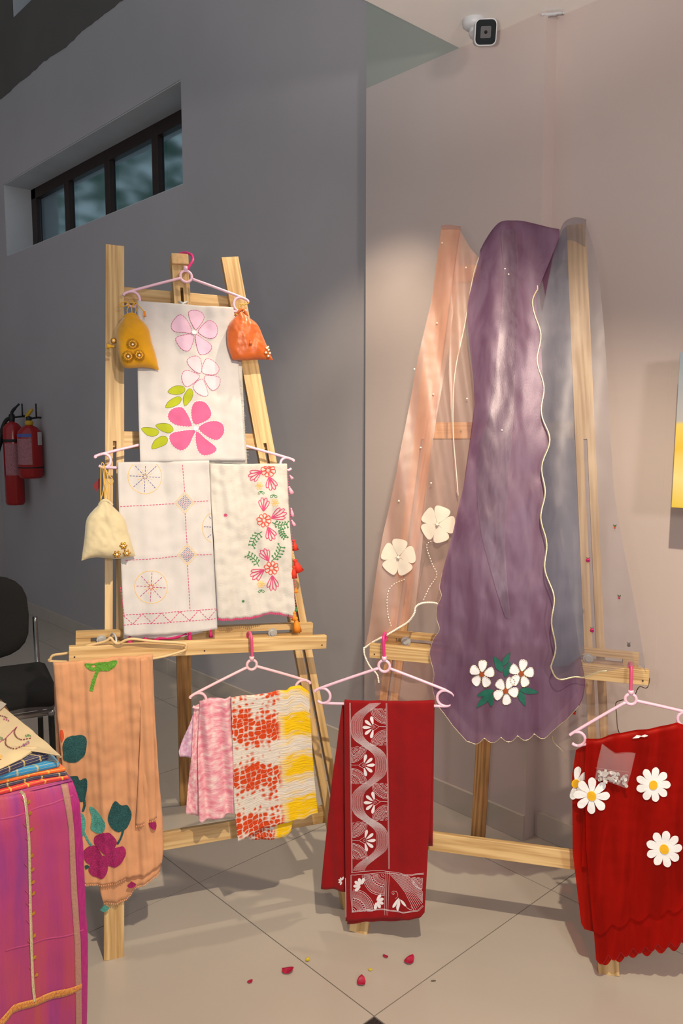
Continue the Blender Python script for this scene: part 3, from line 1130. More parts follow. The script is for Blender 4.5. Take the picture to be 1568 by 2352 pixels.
# ================================================================== easels
class Easel:
    pass
def easel(label, fl_, fr_, tl_, tr_, lean, mast_px, rear_px, tray_px, rails, gap_tray):
    E = Easel()
    A, B = at_z(*fl_), at_z(*fr_)
    fr = Frame(A, B - A)
    E.fr = fr
    tan = math.tan(math.radians(lean))
    E.tan = tan
    leg = lambda z: -z * tan
    E.leg = leg
    root = thing('display_easel', label, 'easel', fr.w((B - A).length / 2, 0, 0), 'pine display easels')
    E.root = root
    uv = (ZZ - fr.n * tan).normalized()
    pn = fr.ex.cross(uv).normalized()
    if pn.dot(fr.n) < 0:
        pn = -pn
    E.pn, E.uv = pn, uv
    W, TH = 0.054, 0.024
    def board(name, a, b_, w, th, mat, off, slot=None, roundt=False, bev=0.002):
        """a plank from a to b (centre line of its front face), its face turned to the front"""
        az = (b_ - a).normalized()
        ax = az.cross(pn)
        ax = -ax if ax.dot(fr.ex) < 0 and abs(ax.dot(fr.ex)) > .3 else ax
        ax.normalize()
        ay = az.cross(ax).normalized()
        if ay.dot(pn) < 0:
            ay, ax = -ay, -ax
        c = (a + b_) / 2 + ay * (off - th / 2)
        Lh = (b_ - a).length
        bm = bmesh.new()
        if slot is None:
            add_box(bm, (0, 0, 0), (w, th, Lh), bev)
        else:
            z0, z1, sw = slot[0] - Lh / 2, slot[1] - Lh / 2, slot[2]
            e = (w - sw) / 2
            add_box(bm, (-(sw + e) / 2, 0, (z0 + z1) / 2), (e, th, z1 - z0))
            add_box(bm, ((sw + e) / 2, 0, (z0 + z1) / 2), (e, th, z1 - z0))
            add_box(bm, (0, 0, (z0 - Lh / 2) / 2), (w, th, z0 + Lh / 2))
            add_box(bm, (0, 0, (z1 + Lh / 2) / 2), (w, th, Lh / 2 - z1))
        return bm_obj(name, bm, mat, root, matrix=frame_matrix(c, ax, ay, az))
    E.board = board
    def P(px_, off=0.0):
        x, z = fr.hit(px_[0], px_[1], lambda z: leg(z) + off)
        return fr.w(x, leg(z) + off, z)
    tl, tr = P(tl_), P(tr_)
    board('leg', A, tl, W, TH, M['pine'], 0, (0.33, 1.46, .010))
    board('leg', B, tr, W, TH, M['pine'], 0, (0.33, 1.46, .010))
    def on(s, side):
        a, t = (A, tl) if side == 0 else (B, tr)
        return a + (t - a) * (s / (t - a).length)
    E.on = on
    for i, s in enumerate(rails):
        a, b_ = on(s, 0), on(s, 1)
        d = (b_ - a).normalized()
        board('rail' if i else 'cross_bar', a - d * .02, b_ + d * .02, .05, .022, M['pine'], -TH)
    # centre mast, clamped over the rails
    mt = P(mast_px, .03)
    mb = (on(.93, 0) + on(.93, 1)) / 2 + pn * .03
    mb = fr.w((mb - fr.A).dot(fr.ex) * .5 + (mt - fr.A).dot(fr.ex) * .5, (mb - fr.A).dot(fr.n), mb.z)
    mid = mb + (mt - mb)
    board('mast', mb, mt, .05, .045, M['pine'], 0, ((mt - mb).length - .34, (mt - mb).length - .10, .009))
    hz_ = (mt - mb).normalized()
    box('mast_head', (0, 0, 0), (.052, .050, .034), M['endgrain'], root, bevel=.003, matrix=frame_matrix(mt - hz_ * .012 - pn * .015, fr.ex, pn, hz_))
    bp = mt + (mb - mt).normalized() * .155
    bo = tube('wing_bolt', root, [bp - pn * .02, bp + pn * .012], .006, M['steel'], 8, 0)
    mk('wing_nut', *merge([tube_geo([bp + pn * .008 - fr.ex * .014 + uv * .008, bp + pn * .008, bp + pn * .008 + fr.ex * .014 + uv * .008], [.003, .006, .003], 8)]), M['steel'], bo)
    # hinged rear leg
    G = at_z(*rear_px)
    top = (on(1.9, 0) + on(1.9, 1)) / 2 - pn * .06
    az = (top - G).normalized()
    ay = (fr.n - az * fr.n.dot(az)).normalized()
    ax = ay.cross(az)
    bm = bmesh.new()
    add_box(bm, (0, 0, 0), (.05, .024, (top - G).length), .002)
    bm_obj('rear_leg', bm, M['pine_d'], root, matrix=frame_matrix((G + top) / 2, ax, ay, az))
    # tray: slotted rail on the legs, front lip, two floor slats
    tl0, tr0 = tray_px
    def TP(p):
        x, z = fr.hit(p[0], p[1], lambda z: leg(z) + gap_tray)
        return fr.w(x, leg(z) + gap_tray, z)
    a, b_ = TP(tl0), TP(tr0)
    d = (b_ - a).normalized()
    up2 = (ZZ - d * d.z).normalized()
    nn = d.cross(up2)
    nn = nn if nn.dot(fr.n) > 0 else -nn
    E.tray_a, E.tray_b, E.tray_n, E.tray_up = a, b_, nn, up2
    L = (b_ - a).length
    tray = box('tray', (0, 0, 0), (L, .020, .040), M['pine'], root, bevel=.0015, matrix=frame_matrix((a + b_) / 2 - nn * .010, d, nn, up2) @ Matrix.Identity(4))
    # turn the lip's grain along its length
    tray.data.transform(Matrix.Rotation(math.radians(90), 4, 'Y'))
    tray.matrix_basis = Matrix.Translation(-ORG[root]) @ frame_matrix((a + b_) / 2 - nn * .010, d, nn, up2) @ Matrix.Rotation(math.radians(-90), 4, 'Y')
    bm = bmesh.new()
    Lr = L * .95
    for s in (-1, 1):
        add_box(bm, (s * .0155, 0, 0), (.017, .022, Lr))
    for s in (-1, 0, 1):
        add_box(bm, (0, 0, s * (Lr / 2 - (.02 if s else 0))), (.016, .020, .04 if s else .30))
    rc = (a + b_) / 2 - nn * (gap_tray - .024) + up2 * .014
    bm_obj('tray_rail', bm, M['pine'], root, matrix=frame_matrix(rc, up2, nn, d))
    for s in (.16, .84):
        c = a + d * (L * s) - nn * (gap_tray / 2 + .004) - up2 * .012
        box('tray_bracket', (0, 0, 0), (.03, gap_tray - .05, .012), M['pine_d'], root, bevel=.001, matrix=frame_matrix(c, d, nn, up2))
        pb = a + d * (L * (s - .04)) - nn * (gap_tray - .036) + up2 * .014
        tube('bolt', root, [pb - nn * .01, pb + nn * .006], .0085, M['steel'], 12, 0).data.shade_flat()
        tube('washer', root, [pb - nn * .001, pb + nn * .0015], .014, M['steel'], 16, 0).data.shade_flat()
    for q in (.02, .5, .98):
        pn_ = a + d * (L * q) - up2 * .008 + nn * .0005
        tube('nail_head', root, [pn_ - nn * .002, pn_ + nn * .0006], .0022, M['frame'], 8, 0)
    return E

E1 = easel('left pine easel holding the white embroidered cloths and small pouches', (262, 2203), (808, 2086), (264, 563), (528, 590), 12.0, (412, 588), (428, 1846),
           ((158, 1503), (750, 1475)), (.285, 1.92, 1.47), .12)
E2 = easel('right pine easel draped with sheer purple, blush and grey fabrics', (822, 2143), (1398, 2240), (1033, 527), (1322, 515), 10.0, (1172, 545), (1097, 1932),
           ((848, 1495), (1490, 1558)), (.28, 1.97, 1.49), .12)

# ================================================================== hangers
def hanger(label, sheet, ring, lc, rc, hook, mat, hmat, group='pink plastic hangers', rr=13, cr=17, r=.0042, yo=None):
    """plastic hanger: hook, centre ring, two arms, open C-loops and a trouser bar"""
    px2m = (sheet.at((ring[0] + 50, ring[1])) - sheet.at(ring)).length / 50
    root = thing('clothes_hanger', label, 'hanger', sheet.at(ring), group)
    x0, z0 = sheet.px(ring)
    R_, C_ = rr * px2m, cr * px2m
    def p(x, z, off=0.0):
        return sheet.pt((x, z), off)
    ringp = [p(x0 + R_ * math.cos(a), z0 + R_ * math.sin(a)) for a in [2 * math.pi * k / 20 for k in range(20)]]
    tube('ring', root, ringp, r, mat, 8, 0, True)
    L, R = sheet.px(lc), sheet.px(rc)
    parts = []
    for (cx, cz), sg in ((L, -1), (R, 1)):
        # arm end sweeps over the C loop
        tipx, tipz = cx + sg * C_ * .95, cz + C_ * .42
        dx, dz = tipx - x0, tipz - z0
        l = math.hypot(dx, dz)
        st = (x0 + dx / l * R_, z0 + dz / l * R_)
        end = (cx + sg * C_ * .55, cz + C_ * .86)
        tube('arm', root, [p(*st), p((st[0] + end[0]) / 2, (st[1] + end[1]) / 2 + .001), p(*end), p(cx + sg * C_ * 1.05, cz + C_ * .40)], r, mat, 8, 6)
        arc = []
        for k in range(17):
            an = math.radians(60 + 255 * k / 16)
            arc.append(p(cx - sg * -1 * C_ * math.cos(an) * 1, cz + C_ * math.sin(an)) if sg > 0 else p(cx - C_ * math.cos(an), cz + C_ * math.sin(an)))
        tube('end_loop', root, arc, r, mat, 8, 0)
    tube('trouser_bar', root, [p(L[0], L[1] - C_), p((L[0] + R[0]) / 2, (L[1] + R[1]) / 2 - C_), p(R[0], R[1] - C_)], r, mat, 8, 5)
    if hook:
        hp = [h if isinstance(h, Vector) else p(*sheet.px(h)) for h in hook]
        tube('hook', root, hp, r * 1.05, hmat, 8, 6)
        mid = hp[-1]
        tube('hook_collar', root, [p(x0, z0 + R_ * 1.0), p(x0, z0 + R_ * 1.75)], r * 1.7, mat, 10, 0)
    return root

fr1, fr2 = E1.fr, E2.fr

# -- top hanger of the left easel: hangs from the mast head
sA = Sheet(fr1, lambda z: E1.leg(z) + .045)
mt = sA.at((420, 590))
hanger('pink hanger hooked behind the mast head of the left easel', sA, (427, 635), (303, 687), (553, 700),
       [sA.at((411, 588), -.075), sA.at((414, 577), -.07), sA.at((428, 573), -.05), sA.at((441, 582), -.02), sA.at((443, 597), -.004), sA.at((434, 612), 0), sA.at((427, 622), 0)], M['hpink'], M['hmag'])

def folds(*w, nz=0.0, ns=14.0, cr=()):
    """sum of sine pleats (amp, wavelength, shear, phase) and a little crumple"""
    def d(x, z):
        s = 0.0
        for a, l, sh, ph in w:
            s += a * math.sin(2 * math.pi * (x + sh * z) / l + ph)
        if nz:
            s += nz * noise.noise((x * ns, z * ns * .5, 1.7)) + nz * .35 * noise.noise((x * ns * 2.7, z * ns * 3.1, 4.2))
        for c, a, ax in cr:          # pressed creases: a shallow ridge along a line
            q = abs((x if ax == 'x' else z) - c)
            s += a * math.exp(-q / .012)
        return s
    return d

C3 = crop(180, 540, 540 / 1568)
C4 = crop(160, 980, 600 / 1568)
# -- white cloth with applique flowers
s1 = Sheet(fr1, lambda z: E1.leg(z) + .062, folds((.0022, .11, .10, .4), (.0012, .045, -.05, 1), nz=.007, ns=11))
t = thing('white_cloth', 'white cotton cloth with three applique flowers on top hanger', 'cloth', s1.at((425, 700)), 'white embroidered cloths')
cloth('fabric', t, s1, [(315, 696), (380, 700), (450, 706), (537, 710)], [(537, 710), (546, 800), (552, 900), (558, 980), (564, 1058)],
      [(322, 1062), (400, 1060), (480, 1058), (564, 1058)], [(315, 696), (316, 850), (318, 960), (322, 1062)], M['white_cotton'], 44, 60, .002, over=(.28, .012))
s1b = Sheet(fr1, lambda z: E1.leg(z) + .052, s1.disp)
cloth('back_layer', t, s1b, [(330, 720), (552, 725)], [(552, 725), (560, 950), (567, 1066)], [(325, 1066), (430, 1069), (500, 1063), (567, 1066)], [(330, 720), (324, 900), (325, 1066)], M['cream_cotton'], 30, 30, .0015)
# frayed selvedge along the right edge
rr = random.Random(5)
strokes('fringe', t, s1, [[(548 + (y - 880) * .09 + 2, y), (548 + (y - 880) * .09 + 5 + rr.random() * 4, y + rr.uniform(-2, 3))] for y in range(870, 1056, 3)], .0007, M['white_cotton'], off=.001)
def flower(parent, sheet, petals, mat, thread, name='applique_flower', centre=None, cm=None, dash=(.007, .0012), tw=.0030, label=None, grp=None):
    e = None
    for i, q in enumerate(petals):
        if e is None:
            e = motif(name, parent, sheet, q, mat, label=label)
            pr = e
        else:
            motif('petal', e, sheet, q, mat)
        qq = sm(q, 4, True)
        strokes('stitching', e, sheet, [qq + [qq[0]]], tw, thread, dash)
    if centre:
        c, rpx = centre
        motif('flower_centre', e, sheet, [(c[0] + rpx * math.cos(a * math.pi / 5), c[1] + rpx * math.sin(a * math.pi / 5)) for a in range(10)], cm, off=.005, th=.004)
    return e
flA = [[(775, 625), (745, 570), (735, 515), (775, 503), (820, 515), (838, 550), (815, 595), (785, 630)],
       [(800, 640), (840, 590), (875, 570), (915, 595), (927, 640), (910, 680), (870, 687), (820, 665)],
       [(780, 670), (830, 690), (885, 735), (875, 775), (830, 797), (800, 780)],
       [(765, 668), (760, 720), (735, 770), (695, 765), (665, 730), (650, 690), (690, 670)],
       [(755, 650), (700, 650), (640, 640), (620, 610), (635, 570), (675, 533), (715, 560), (740, 600)]]
flB = [[(812, 920), (770, 905), (725, 850), (740, 820), (785, 808), (812, 830), (820, 880)],
       [(825, 915), (830, 870), (855, 826), (900, 840), (938, 885), (920, 925), (870, 930)],
       [(840, 945), (900, 940), (943, 955), (935, 1010), (895, 1035), (860, 1000)],
       [(820, 960), (850, 1010), (862, 1065), (830, 1072), (785, 1050), (765, 1005)],
       [(805, 945), (760, 915), (710, 905), (688, 945), (705, 1000), (740, 1005)]]
flC = [[(765, 1250), (752, 1180), (765, 1125), (800, 1107), (850, 1120), (885, 1180), (870, 1225), (800, 1260)],
       [(750, 1275), (650, 1265), (597, 1220), (615, 1165), (685, 1147), (725, 1190), (748, 1240)],
       [(800, 1290), (850, 1250), (920, 1240), (965, 1265), (970, 1320), (930, 1365), (870, 1350)],
       [(785, 1310), (850, 1360), (920, 1420), (895, 1455), (830, 1467), (790, 1420)],
       [(770, 1300), (640, 1315), (605, 1345), (625, 1400), (680, 1435), (730, 1410), (760, 1350)]]
flower(t, s1, [C3(p) for p in flA], M['lav'], M['thread_plum'], centre=(C3([(770, 648)])[0], 5), cm=M['thread_white'], label='lavender five-petal flower at the top')
flower(t, s1, [C3(p) for p in flB], M['blush'], M['thread_plum'], label='blush five-petal flower in the middle')
flower(t, s1, [C3(p) for p in flC], M['rose'], M['thread_white'], centre=(C3([(780, 1290)])[0], 5), cm=M['thread_white'], dash=(.004, .004), tw=.0028, label='large rose five-petal flower at the bottom')
for q in ([(595, 1045), (640, 1008), (700, 1010), (708, 1040), (680, 1060), (630, 1062)], [(705, 1130), (700, 1080), (735, 1025), (760, 1040), (755, 1090), (715, 1138)],
          [(580, 1150), (600, 1110), (650, 1080), (685, 1085), (675, 1120), (630, 1145)], [(420, 1290), (470, 1283), (520, 1295), (537, 1315), (510, 1340), (460, 1335)],
          [(515, 1268), (560, 1256), (610, 1265), (632, 1300), (600, 1320), (545, 1300)], [(490, 1425), (505, 1375), (550, 1343), (590, 1350), (585, 1390), (540, 1415)]):
    lf = motif('applique_leaf', t, s1, C3(q), M['lime'])
    qq = sm(C3(q), 4, True)
    strokes('stitching', lf, s1, [qq + [qq[0]]], .0018, M['thread_dkgrn'])

# -- second hanger, lower
sB = Sheet(fr1, lambda z: E1.leg(z) + .046)
hanger('pink hanger behind the flowered white cloth carrying two white cloths', sB, (446, 992), (238, 1058), (658, 1066),
       [sB.at((440, 950), -.03), sB.at((432, 936), -.03), sB.at((446, 925), -.018), sB.at((456, 940), -.005), sB.at((447, 975))], M['hpink'], M['hmag'], cr=15)
s2 = Sheet(fr1, lambda z: E1.leg(z) + .064 + .02 * max(0, 1.32 - z) / .45, folds((.0022, .10, .06, .2), (.0012, .04, .02, 2), nz=.009, ns=9, cr=((.228, .0035, 'x'), (1.10, .0035, 'z'))))
t = thing('white_cloth', 'white cloth stitched with wheels and diamonds beside cream pouch', 'cloth', s2.at((380, 1066)), 'white embroidered cloths')
cloth('fabric', t, s2, [(270, 1067), (340, 1066), (410, 1065), (480, 1063)], [(480, 1063), (486, 1200), (494, 1330), (500, 1446)],
      [(285, 1458), (300, 1462), (380, 1456), (440, 1452), (500, 1446)], [(270, 1067), (274, 1200), (279, 1330), (285, 1458)], M['white_cotton'], 44, 70, .002, over=(.30, .012))
s2b = Sheet(fr1, lambda z: s2.prof(z) - .010, s2.disp)
cloth('back_layer', t, s2b, [(280, 1090), (478, 1085)], [(478, 1085), (485, 1300), (466, 1452)], [(283, 1466), (330, 1466), (400, 1466), (466, 1452)], [(280, 1090), (280, 1300), (283, 1466)], M['white_cotton'], 24, 30, .0015)
def cpx(c, r, n=40, a0=0, a1=360, ry=None):
    ry = ry or r
    return [(c[0] + r * math.cos(math.radians(a0 + (a1 - a0) * i / n)), c[1] + ry * math.sin(math.radians(a0 + (a1 - a0) * i / n))) for i in range(n + 1)]
for c, r, a0, a1, navy in (((452, 300), 102, -47, 227, 'thread_navy'), ((487, 960), 98, 0, 360, 'thread_plum'), ((895, 605), 100, 118, 242, 'thread_navy')):
    lo = strokes('wheel_stitching', t, s2, [C4(cpx(c, r, 40, a0, a1))], .0022, M['thread_yel'], (.007, .0018))
    sp = []
    for k in range(8):
        a = math.radians(k * 45 + 3)
        e = (c[0] + r * .96 * math.cos(a), c[1] + r * .96 * math.sin(a))
        if c[0] > 800 and e[0] > 850:
            continue
        if e[1] < 228:
            e = (c[0] + (e[0] - c[0]) * (c[1] - 230) / max(1, c[1] - e[1]), 230)
        st = (c[0] + 8 * math.cos(a), c[1] + 8 * math.sin(a))
        if c[0] > 800:
            st = (848, c[1] + math.tan(a) * (848 - c[0]))
        sp.append(C4([st, e]))
    strokes('spoke_stitching', lo, s2, sp, .0020, M[navy], (.006, .003))
    if c[0] < 800:
        strokes('star_stitching', lo, s2, [C4([(c[0] + 8 * math.cos(a), c[1] + 8 * math.sin(a)), (c[0] + r * .5 * math.cos(a), c[1] + r * .5 * math.sin(a))]) for a in [math.radians(22 + 45 * k) for k in range(8)]], .0018, M['thread_yel'], (.005, .003))
for c in ((688, 455), (705, 768)):
    d0 = None
    for k, (r, mm) in enumerate(((60, 'thread_yel'), (50, 'thread_yel'), (40, 'thread_navy'), (30, 'thread_navy'), (20, 'thread_pink'), (10, 'thread_navy'))):
        q = C4([(c[0], c[1] - r * 1.1), (c[0] + r, c[1]), (c[0], c[1] + r * 1.1), (c[0] - r, c[1]), (c[0], c[1] - r * 1.1)])
        o = strokes('diamond_stitching', d0 or t, s2, [q], .0017, M[mm], (.0045, .0025))
        d0 = d0 or o
zz_ = []
for k in range(5):
    a, b_, c = 322 + k * 113, 322 + k * 113 + 56, 322 + k * 113 + 113
    yt = lambda x: 1130 - (x - 318) * .062
    zz_ += [(a, yt(a) + (3 if k == 0 else 0)), (b_, yt(b_) + 58), (c, yt(c))]
for l_ in ([C4([(675, 228), (688, 395)]), C4([(690, 515), (703, 705)]), C4([(707, 830), (722, 1100)]),
        C4([(302, 480), (630, 462)]), C4([(745, 450), (836, 445)]), C4([(335, 803), (648, 778)]), C4([(762, 770), (858, 769)]),
        C4([(318, 1130), (885, 1095)]), C4([(322, 1190), (885, 1155)]), C4([(303, 960), (326, 1128)]), C4(zz_)]):
    strokes('running_stitch', t, s2, [l_], .0022, M['thread_pink'], (.006, .003))
for px_, py_, ln in ((333, 1466, .03), (362, 1466, .035), (298, 1462, .025)):
    tassel(t, s2b.at((px_, py_)), ln, M['magenta'], .009)
tassel(t, s2.at((435, 1452)), .036, M['magenta'], .008)
tassel(t, s2.at((484, 1447)), .022, M['magenta'], .006)
tube('tassel_cord', t, [s2b.at((330, 1467)), s2b.at((350, 1472)), s2b.at((366, 1466)), s2b.at((400, 1465)), s2b.at((428, 1455))], .004, M['magenta'], 8, 4)

s3 = Sheet(fr1, lambda z: E1.leg(z) + .062 + .02 * max(0, 1.32 - z) / .45, folds((.0026, .075, .12, .4), (.0014, .03, .06, 1), nz=.010, ns=15))
t = thing('white_cloth', 'ivory muslin cloth with pink floral embroidery and tassels down its edge', 'cloth', s3.at((570, 1070)), 'white embroidered cloths')
hem = [(500 + i, 1419 + 4 * math.sin(math.pi * i / 180) * 0 - 14 * math.exp(-((i - 125) / 45) ** 2) + (0 if i < 60 else 0) + 2.2 * abs(math.sin(i / 6.5))) for i in range(0, 181, 3)]
cloth('fabric', t, s3, [(482, 1069), (540, 1071), (600, 1070), (660, 1070)], [(660, 1070), (664, 1180), (670, 1300), (680, 1424)], hem[:-1] + [(680, 1424)],
      [(482, 1069), (488, 1200), (494, 1320), (500, 1419)], M['cream_cotton'], 50, 70, .002, over=(.30, .012))
strokes('crochet_hem', t, s3, [[(x, y + 1) for x, y in hem], [(x, y + 3) for x, y in hem[::2]]], .004, M['thread_pink'], (.004, .002), off=.003)
strokes('crochet_edge', t, s3, [[(661 + i * .055, 1075 + i) for i in range(0, 345, 8)]], .003, M['thread_pink'], (.003, .005), off=.003)
def loop(b0, tip, w):
    dx, dy = tip[0] - b0[0], tip[1] - b0[1]
    l = math.hypot(dx, dy)
    nx, ny = -dy / l, dx / l
    return [(b0[0], b0[1]), (b0[0] + dx * .35 + nx * w * .6, b0[1] + dy * .35 + ny * w * .6), (b0[0] + dx * .8 + nx * w, b0[1] + dy * .8 + ny * w), tip,
            (b0[0] + dx * .8 - nx * w, b0[1] + dy * .8 - ny * w), (b0[0] + dx * .35 - nx * w * .6, b0[1] + dy * .35 - ny * w * .6), (b0[0], b0[1])]
def bunch(b0, tip, n=4, spread=50):
    out = []
    ang = math.atan2(tip[1] - b0[1], tip[0] - b0[0])
    l = math.hypot(tip[0] - b0[0], tip[1] - b0[1])
    for k in range(n):
        a = ang + math.radians(spread * (k / (n - 1) - .5))
        ll = l * (1 - .22 * abs(k - (n - 1) / 2) / ((n - 1) / 2))
        out.append(C4(sm(loop(b0, (b0[0] + ll * math.cos(a), b0[1] + ll * math.sin(a)), 9), 3)))
    return out
def sprig(b0, tip, curl=.25):
    dx, dy = tip[0] - b0[0], tip[1] - b0[1]
    nx, ny = -dy, dx
    ln, dots = [], []
    main = [(b0[0] + dx * k / 5 + nx * curl * math.sin(math.pi * k / 5) * .5, b0[1] + dy * k / 5 + ny * curl * math.sin(math.pi * k / 5) * .5) for k in range(6)]
    ln.append(C4(sm(main, 3)))
    for k in range(1, 6):
        for sg in (1, -1):
            p = main[k]
            e = (p[0] + sg * nx * .20 + dx * .10, p[1] + sg * ny * .20 + dy * .10)
            ln.append(C4([p, e]))
            dots.append(e)
    dots.append(main[-1])
    for e in dots:
        ln.append(C4(cpx(e, 5.5, 6)))
    return ln
for fc, bunches, sprigs in (((1192, 262), [((1152, 268), (1066, 312)), ((1198, 300), (1220, 388))], []),
                            ((1165, 562), [((1163, 508), (1168, 418)), ((1210, 552), (1302, 500)), ((1188, 602), (1222, 688))], [((1152, 628), (1100, 712)), ((1215, 575), (1300, 585)), ((1262, 600), (1290, 662))]),
                            ((1210, 847), [((1192, 806), (1152, 728)), ((1166, 858), (1085, 914)), ((1214, 892), (1220, 992))], [((1208, 806), (1262, 722)), ((1138, 842), (1074, 775))])):
    ls = [C4(sm(loop((fc[0] + 10 * math.cos(a), fc[1] + 10 * math.sin(a)), (fc[0] + 46 * math.cos(a), fc[1] + 40 * math.sin(a)), 12), 3)) for a in [math.radians(k * 45 + 12) for k in range(8)]]
    if fc[1] < 300:
        ls = [[(x, max(y, 1072)) for x, y in l] for l in ls]
    fo = strokes('embroidered_flower', t, s3, ls, .0030, M['thread_red'])
    for b0, tp in bunches:
        strokes('embroidered_petals', fo, s3, [[(x, max(y, 1072)) for x, y in l] for l in bunch(b0, tp)], .0030, M['thread_pink'])
    for b0, tp in sprigs:
        strokes('embroidered_sprig', fo, s3, sprig(b0, tp), .0028, M['thread_grn'])
for c, lf in (((1137, 355), (1150, 388)), ((1230, 455), (1222, 408)), ((1147, 945), (1150, 980))):
    yo = strokes('embroidered_flower', t, s3, [C4(sm(loop((c[0] + 4 * math.cos(a), c[1] + 4 * math.sin(a)), (c[0] + 24 * math.cos(a), c[1] + 24 * math.sin(a)), 7), 3)) for a in [math.radians(k * 60) for k in range(6)]], .0024, M['thread_yel'])
    strokes('embroidered_leaf', yo, s3, [C4(sm(loop(lf, (lf[0] + sx * 18, lf[1] + 16), 7), 3)) for sx in (-1, 1)], .0024, M['thread_grn'])
strokes('embroidered_star', t, s3, [C4([(935 - 11 * math.cos(a), 532 - 11 * math.sin(a)), (935 + 11 * math.cos(a), 532 + 11 * math.sin(a))]) for a in (0, .8, 1.6, 2.4)], .0028, M['thread_pink'])
strokes('embroidered_star', t, s3, [C4([(1040 - 8 * math.cos(a), 1047 - 8 * math.sin(a)), (1040 + 8 * math.cos(a), 1047 + 8 * math.sin(a))]) for a in (0, .8, 1.6, 2.4)], .0028, M['thread_grn'])
for px_, py_, ln, mm, r, dv in ((664, 1118, .024, 'tassel_pink', .007, (.3, .3, -1)), (666, 1092, .014, 'tassel_pink', .005, (.5, .5, -1)), (669, 1168, .026, 'tassel_pink', .006, (.1, .15, -1)), (670, 1195, .02, 'tassel_pink', .006, (.3, .4, -1)),
                                (673, 1240, .032, 'tassel_red', .009, (.1, .15, -1)), (675, 1285, .040, 'tassel_red', .013, (.2, .35, -1)), (674, 1300, .036, 'tassel_red', .010, (-.05, 0, -1)),
                                (678, 1350, .014, 'tassel_or', .005, (0, 0, -1)), (679, 1395, .012, 'thread_grn', .005, (0, 0, -1)), (679, 1418, .045, 'tassel_or', .012, (.05, .1, -1)), (676, 1405, .026, 'tassel_or', .008, (-.1, 0, -1))):
    tassel(t, s3.at((px_, py_), .003), ln, M[mm], r, dv)

# -- pouches
def gota(parent, c, r, nrm, upv, mat, n=28, name='gota_flower', th=.0009):
    """rosette of folded metallic ribbon: spokes around a hub bead"""
    side = nrm.cross(upv).normalized()
    gs = []
    for k in range(n):
        a = 2 * math.pi * k / n
        d = side * math.cos(a) + upv * math.sin(a)
        gs.append(tube_geo([c + d * r * .12 + nrm * .003, c + d * r * .6 + nrm * .004, c + d * r + nrm * .001], [th * .5, th, th * .9], 5))
    o = mk(name, *merge(gs), mat, parent)
    mk('bead', *lathe_geo(c + nrm * .003, nrm, [(.0003, 0), (.0030, .0004), (.0034, .002), (.002, .004), (.0003, .0046)], 10), M['pearl'], o)
    return o
sP = Sheet(fr1, lambda z: E1.leg(z) + .078)
# mustard
t = thing('drawstring_pouch', 'mustard velvet pouch with gold rosettes hanging at the left', 'pouch', sP.at((303, 700)), 'drawstring pouches')
o, fp = pillow('pouch_body', t, sP, sm([(283, 730), (300, 722), (318, 730)], 4), sm([(318, 730), (340, 752), (350, 790), (358, 815), (365, 850)], 4),
               sm([(276, 832), (290, 846), (330, 844), (365, 850)], 4), sm([(283, 730), (268, 755), (270, 800), (276, 832)], 4), .030, M['velvet_yel'], wr=.004)
tube('neck_ruffle', t, [sP.at((284, 729)), sP.at((295, 723), .008), sP.at((307, 723), .008), sP.at((318, 731))], .0045, M['velvet_yel'], 8, 5)
for a in ([(296, 726), (291, 714), (297, 700), (286, 694), (276, 699), (280, 705), (297, 700)], [(304, 724), (302, 708), (310, 696), (320, 705), (331, 718), (332, 726)], [(308, 726), (312, 712), (308, 698), (301, 690)]):
    tube('drawstring', t, [sP.at(p, .006) for p in a], .0016, M['cord_yel'], 6, 4)
tube('tassel_stub', t, [sP.at((331, 716), .006), sP.at((333, 728), .006)], .0034, M['tassel_or'], 6, 0)
nf = fr1.n
for px_, py_, r in ((302, 793, 18), (292, 819, 18), (318, 817, 17)):
    gota(t, fp((px_, py_)) + nf * .002, r * .00098, nf, ZZ, M['gold'])
gota(t, sP.at((261, 782), -.01), .008, nf, ZZ, M['gold'])
tassel(t, sP.at((262, 795), -.01), .02, M['cord_yel'], .007, -fr1.ex)
# orange satin
t = thing('drawstring_pouch', 'orange satin pouch hanging from the right end of top hanger', 'pouch', sP.at((553, 706)), 'drawstring pouches')
o, fp = pillow('pouch_body', t, sP, sm([(540, 727), (552, 718), (566, 727)], 4), sm([(566, 727), (590, 745), (606, 778), (618, 808), (627, 827)], 4),
               sm([(534, 826), (560, 828), (600, 826), (627, 827)], 4), sm([(540, 727), (523, 750), (522, 790), (534, 826)], 4), .030, M['satin_or'], wr=.006)
tube('neck_ruffle', t, [sP.at((540, 727)), sP.at((548, 716), .008), sP.at((556, 712), .008), sP.at((568, 727))], .005, M['satin_or'], 8, 5)
for a in ([(551, 722), (546, 708), (555, 700), (566, 699), (570, 696)], [(540, 722), (552, 732), (565, 738), (567, 755), (569, 782)], [(555, 720), (562, 704), (548, 700), (550, 715)]):
    tube('drawstring', t, [sP.at(p, .020 if p[1] > 735 else .010) for p in a], .0018, M['cord_gold'], 6, 4)
tassel(t, fp((569, 782)) + nf * .006, .012, M['satin_or'], .005)
for px_, py_ in ((612, 806), (618, 796), (606, 812), (617, 814), (608, 800), (614, 820)):
    gota(t, fp((px_, py_)) + nf * .002, .006, nf, ZZ, M['gold'], 6, 'gold_sprig')
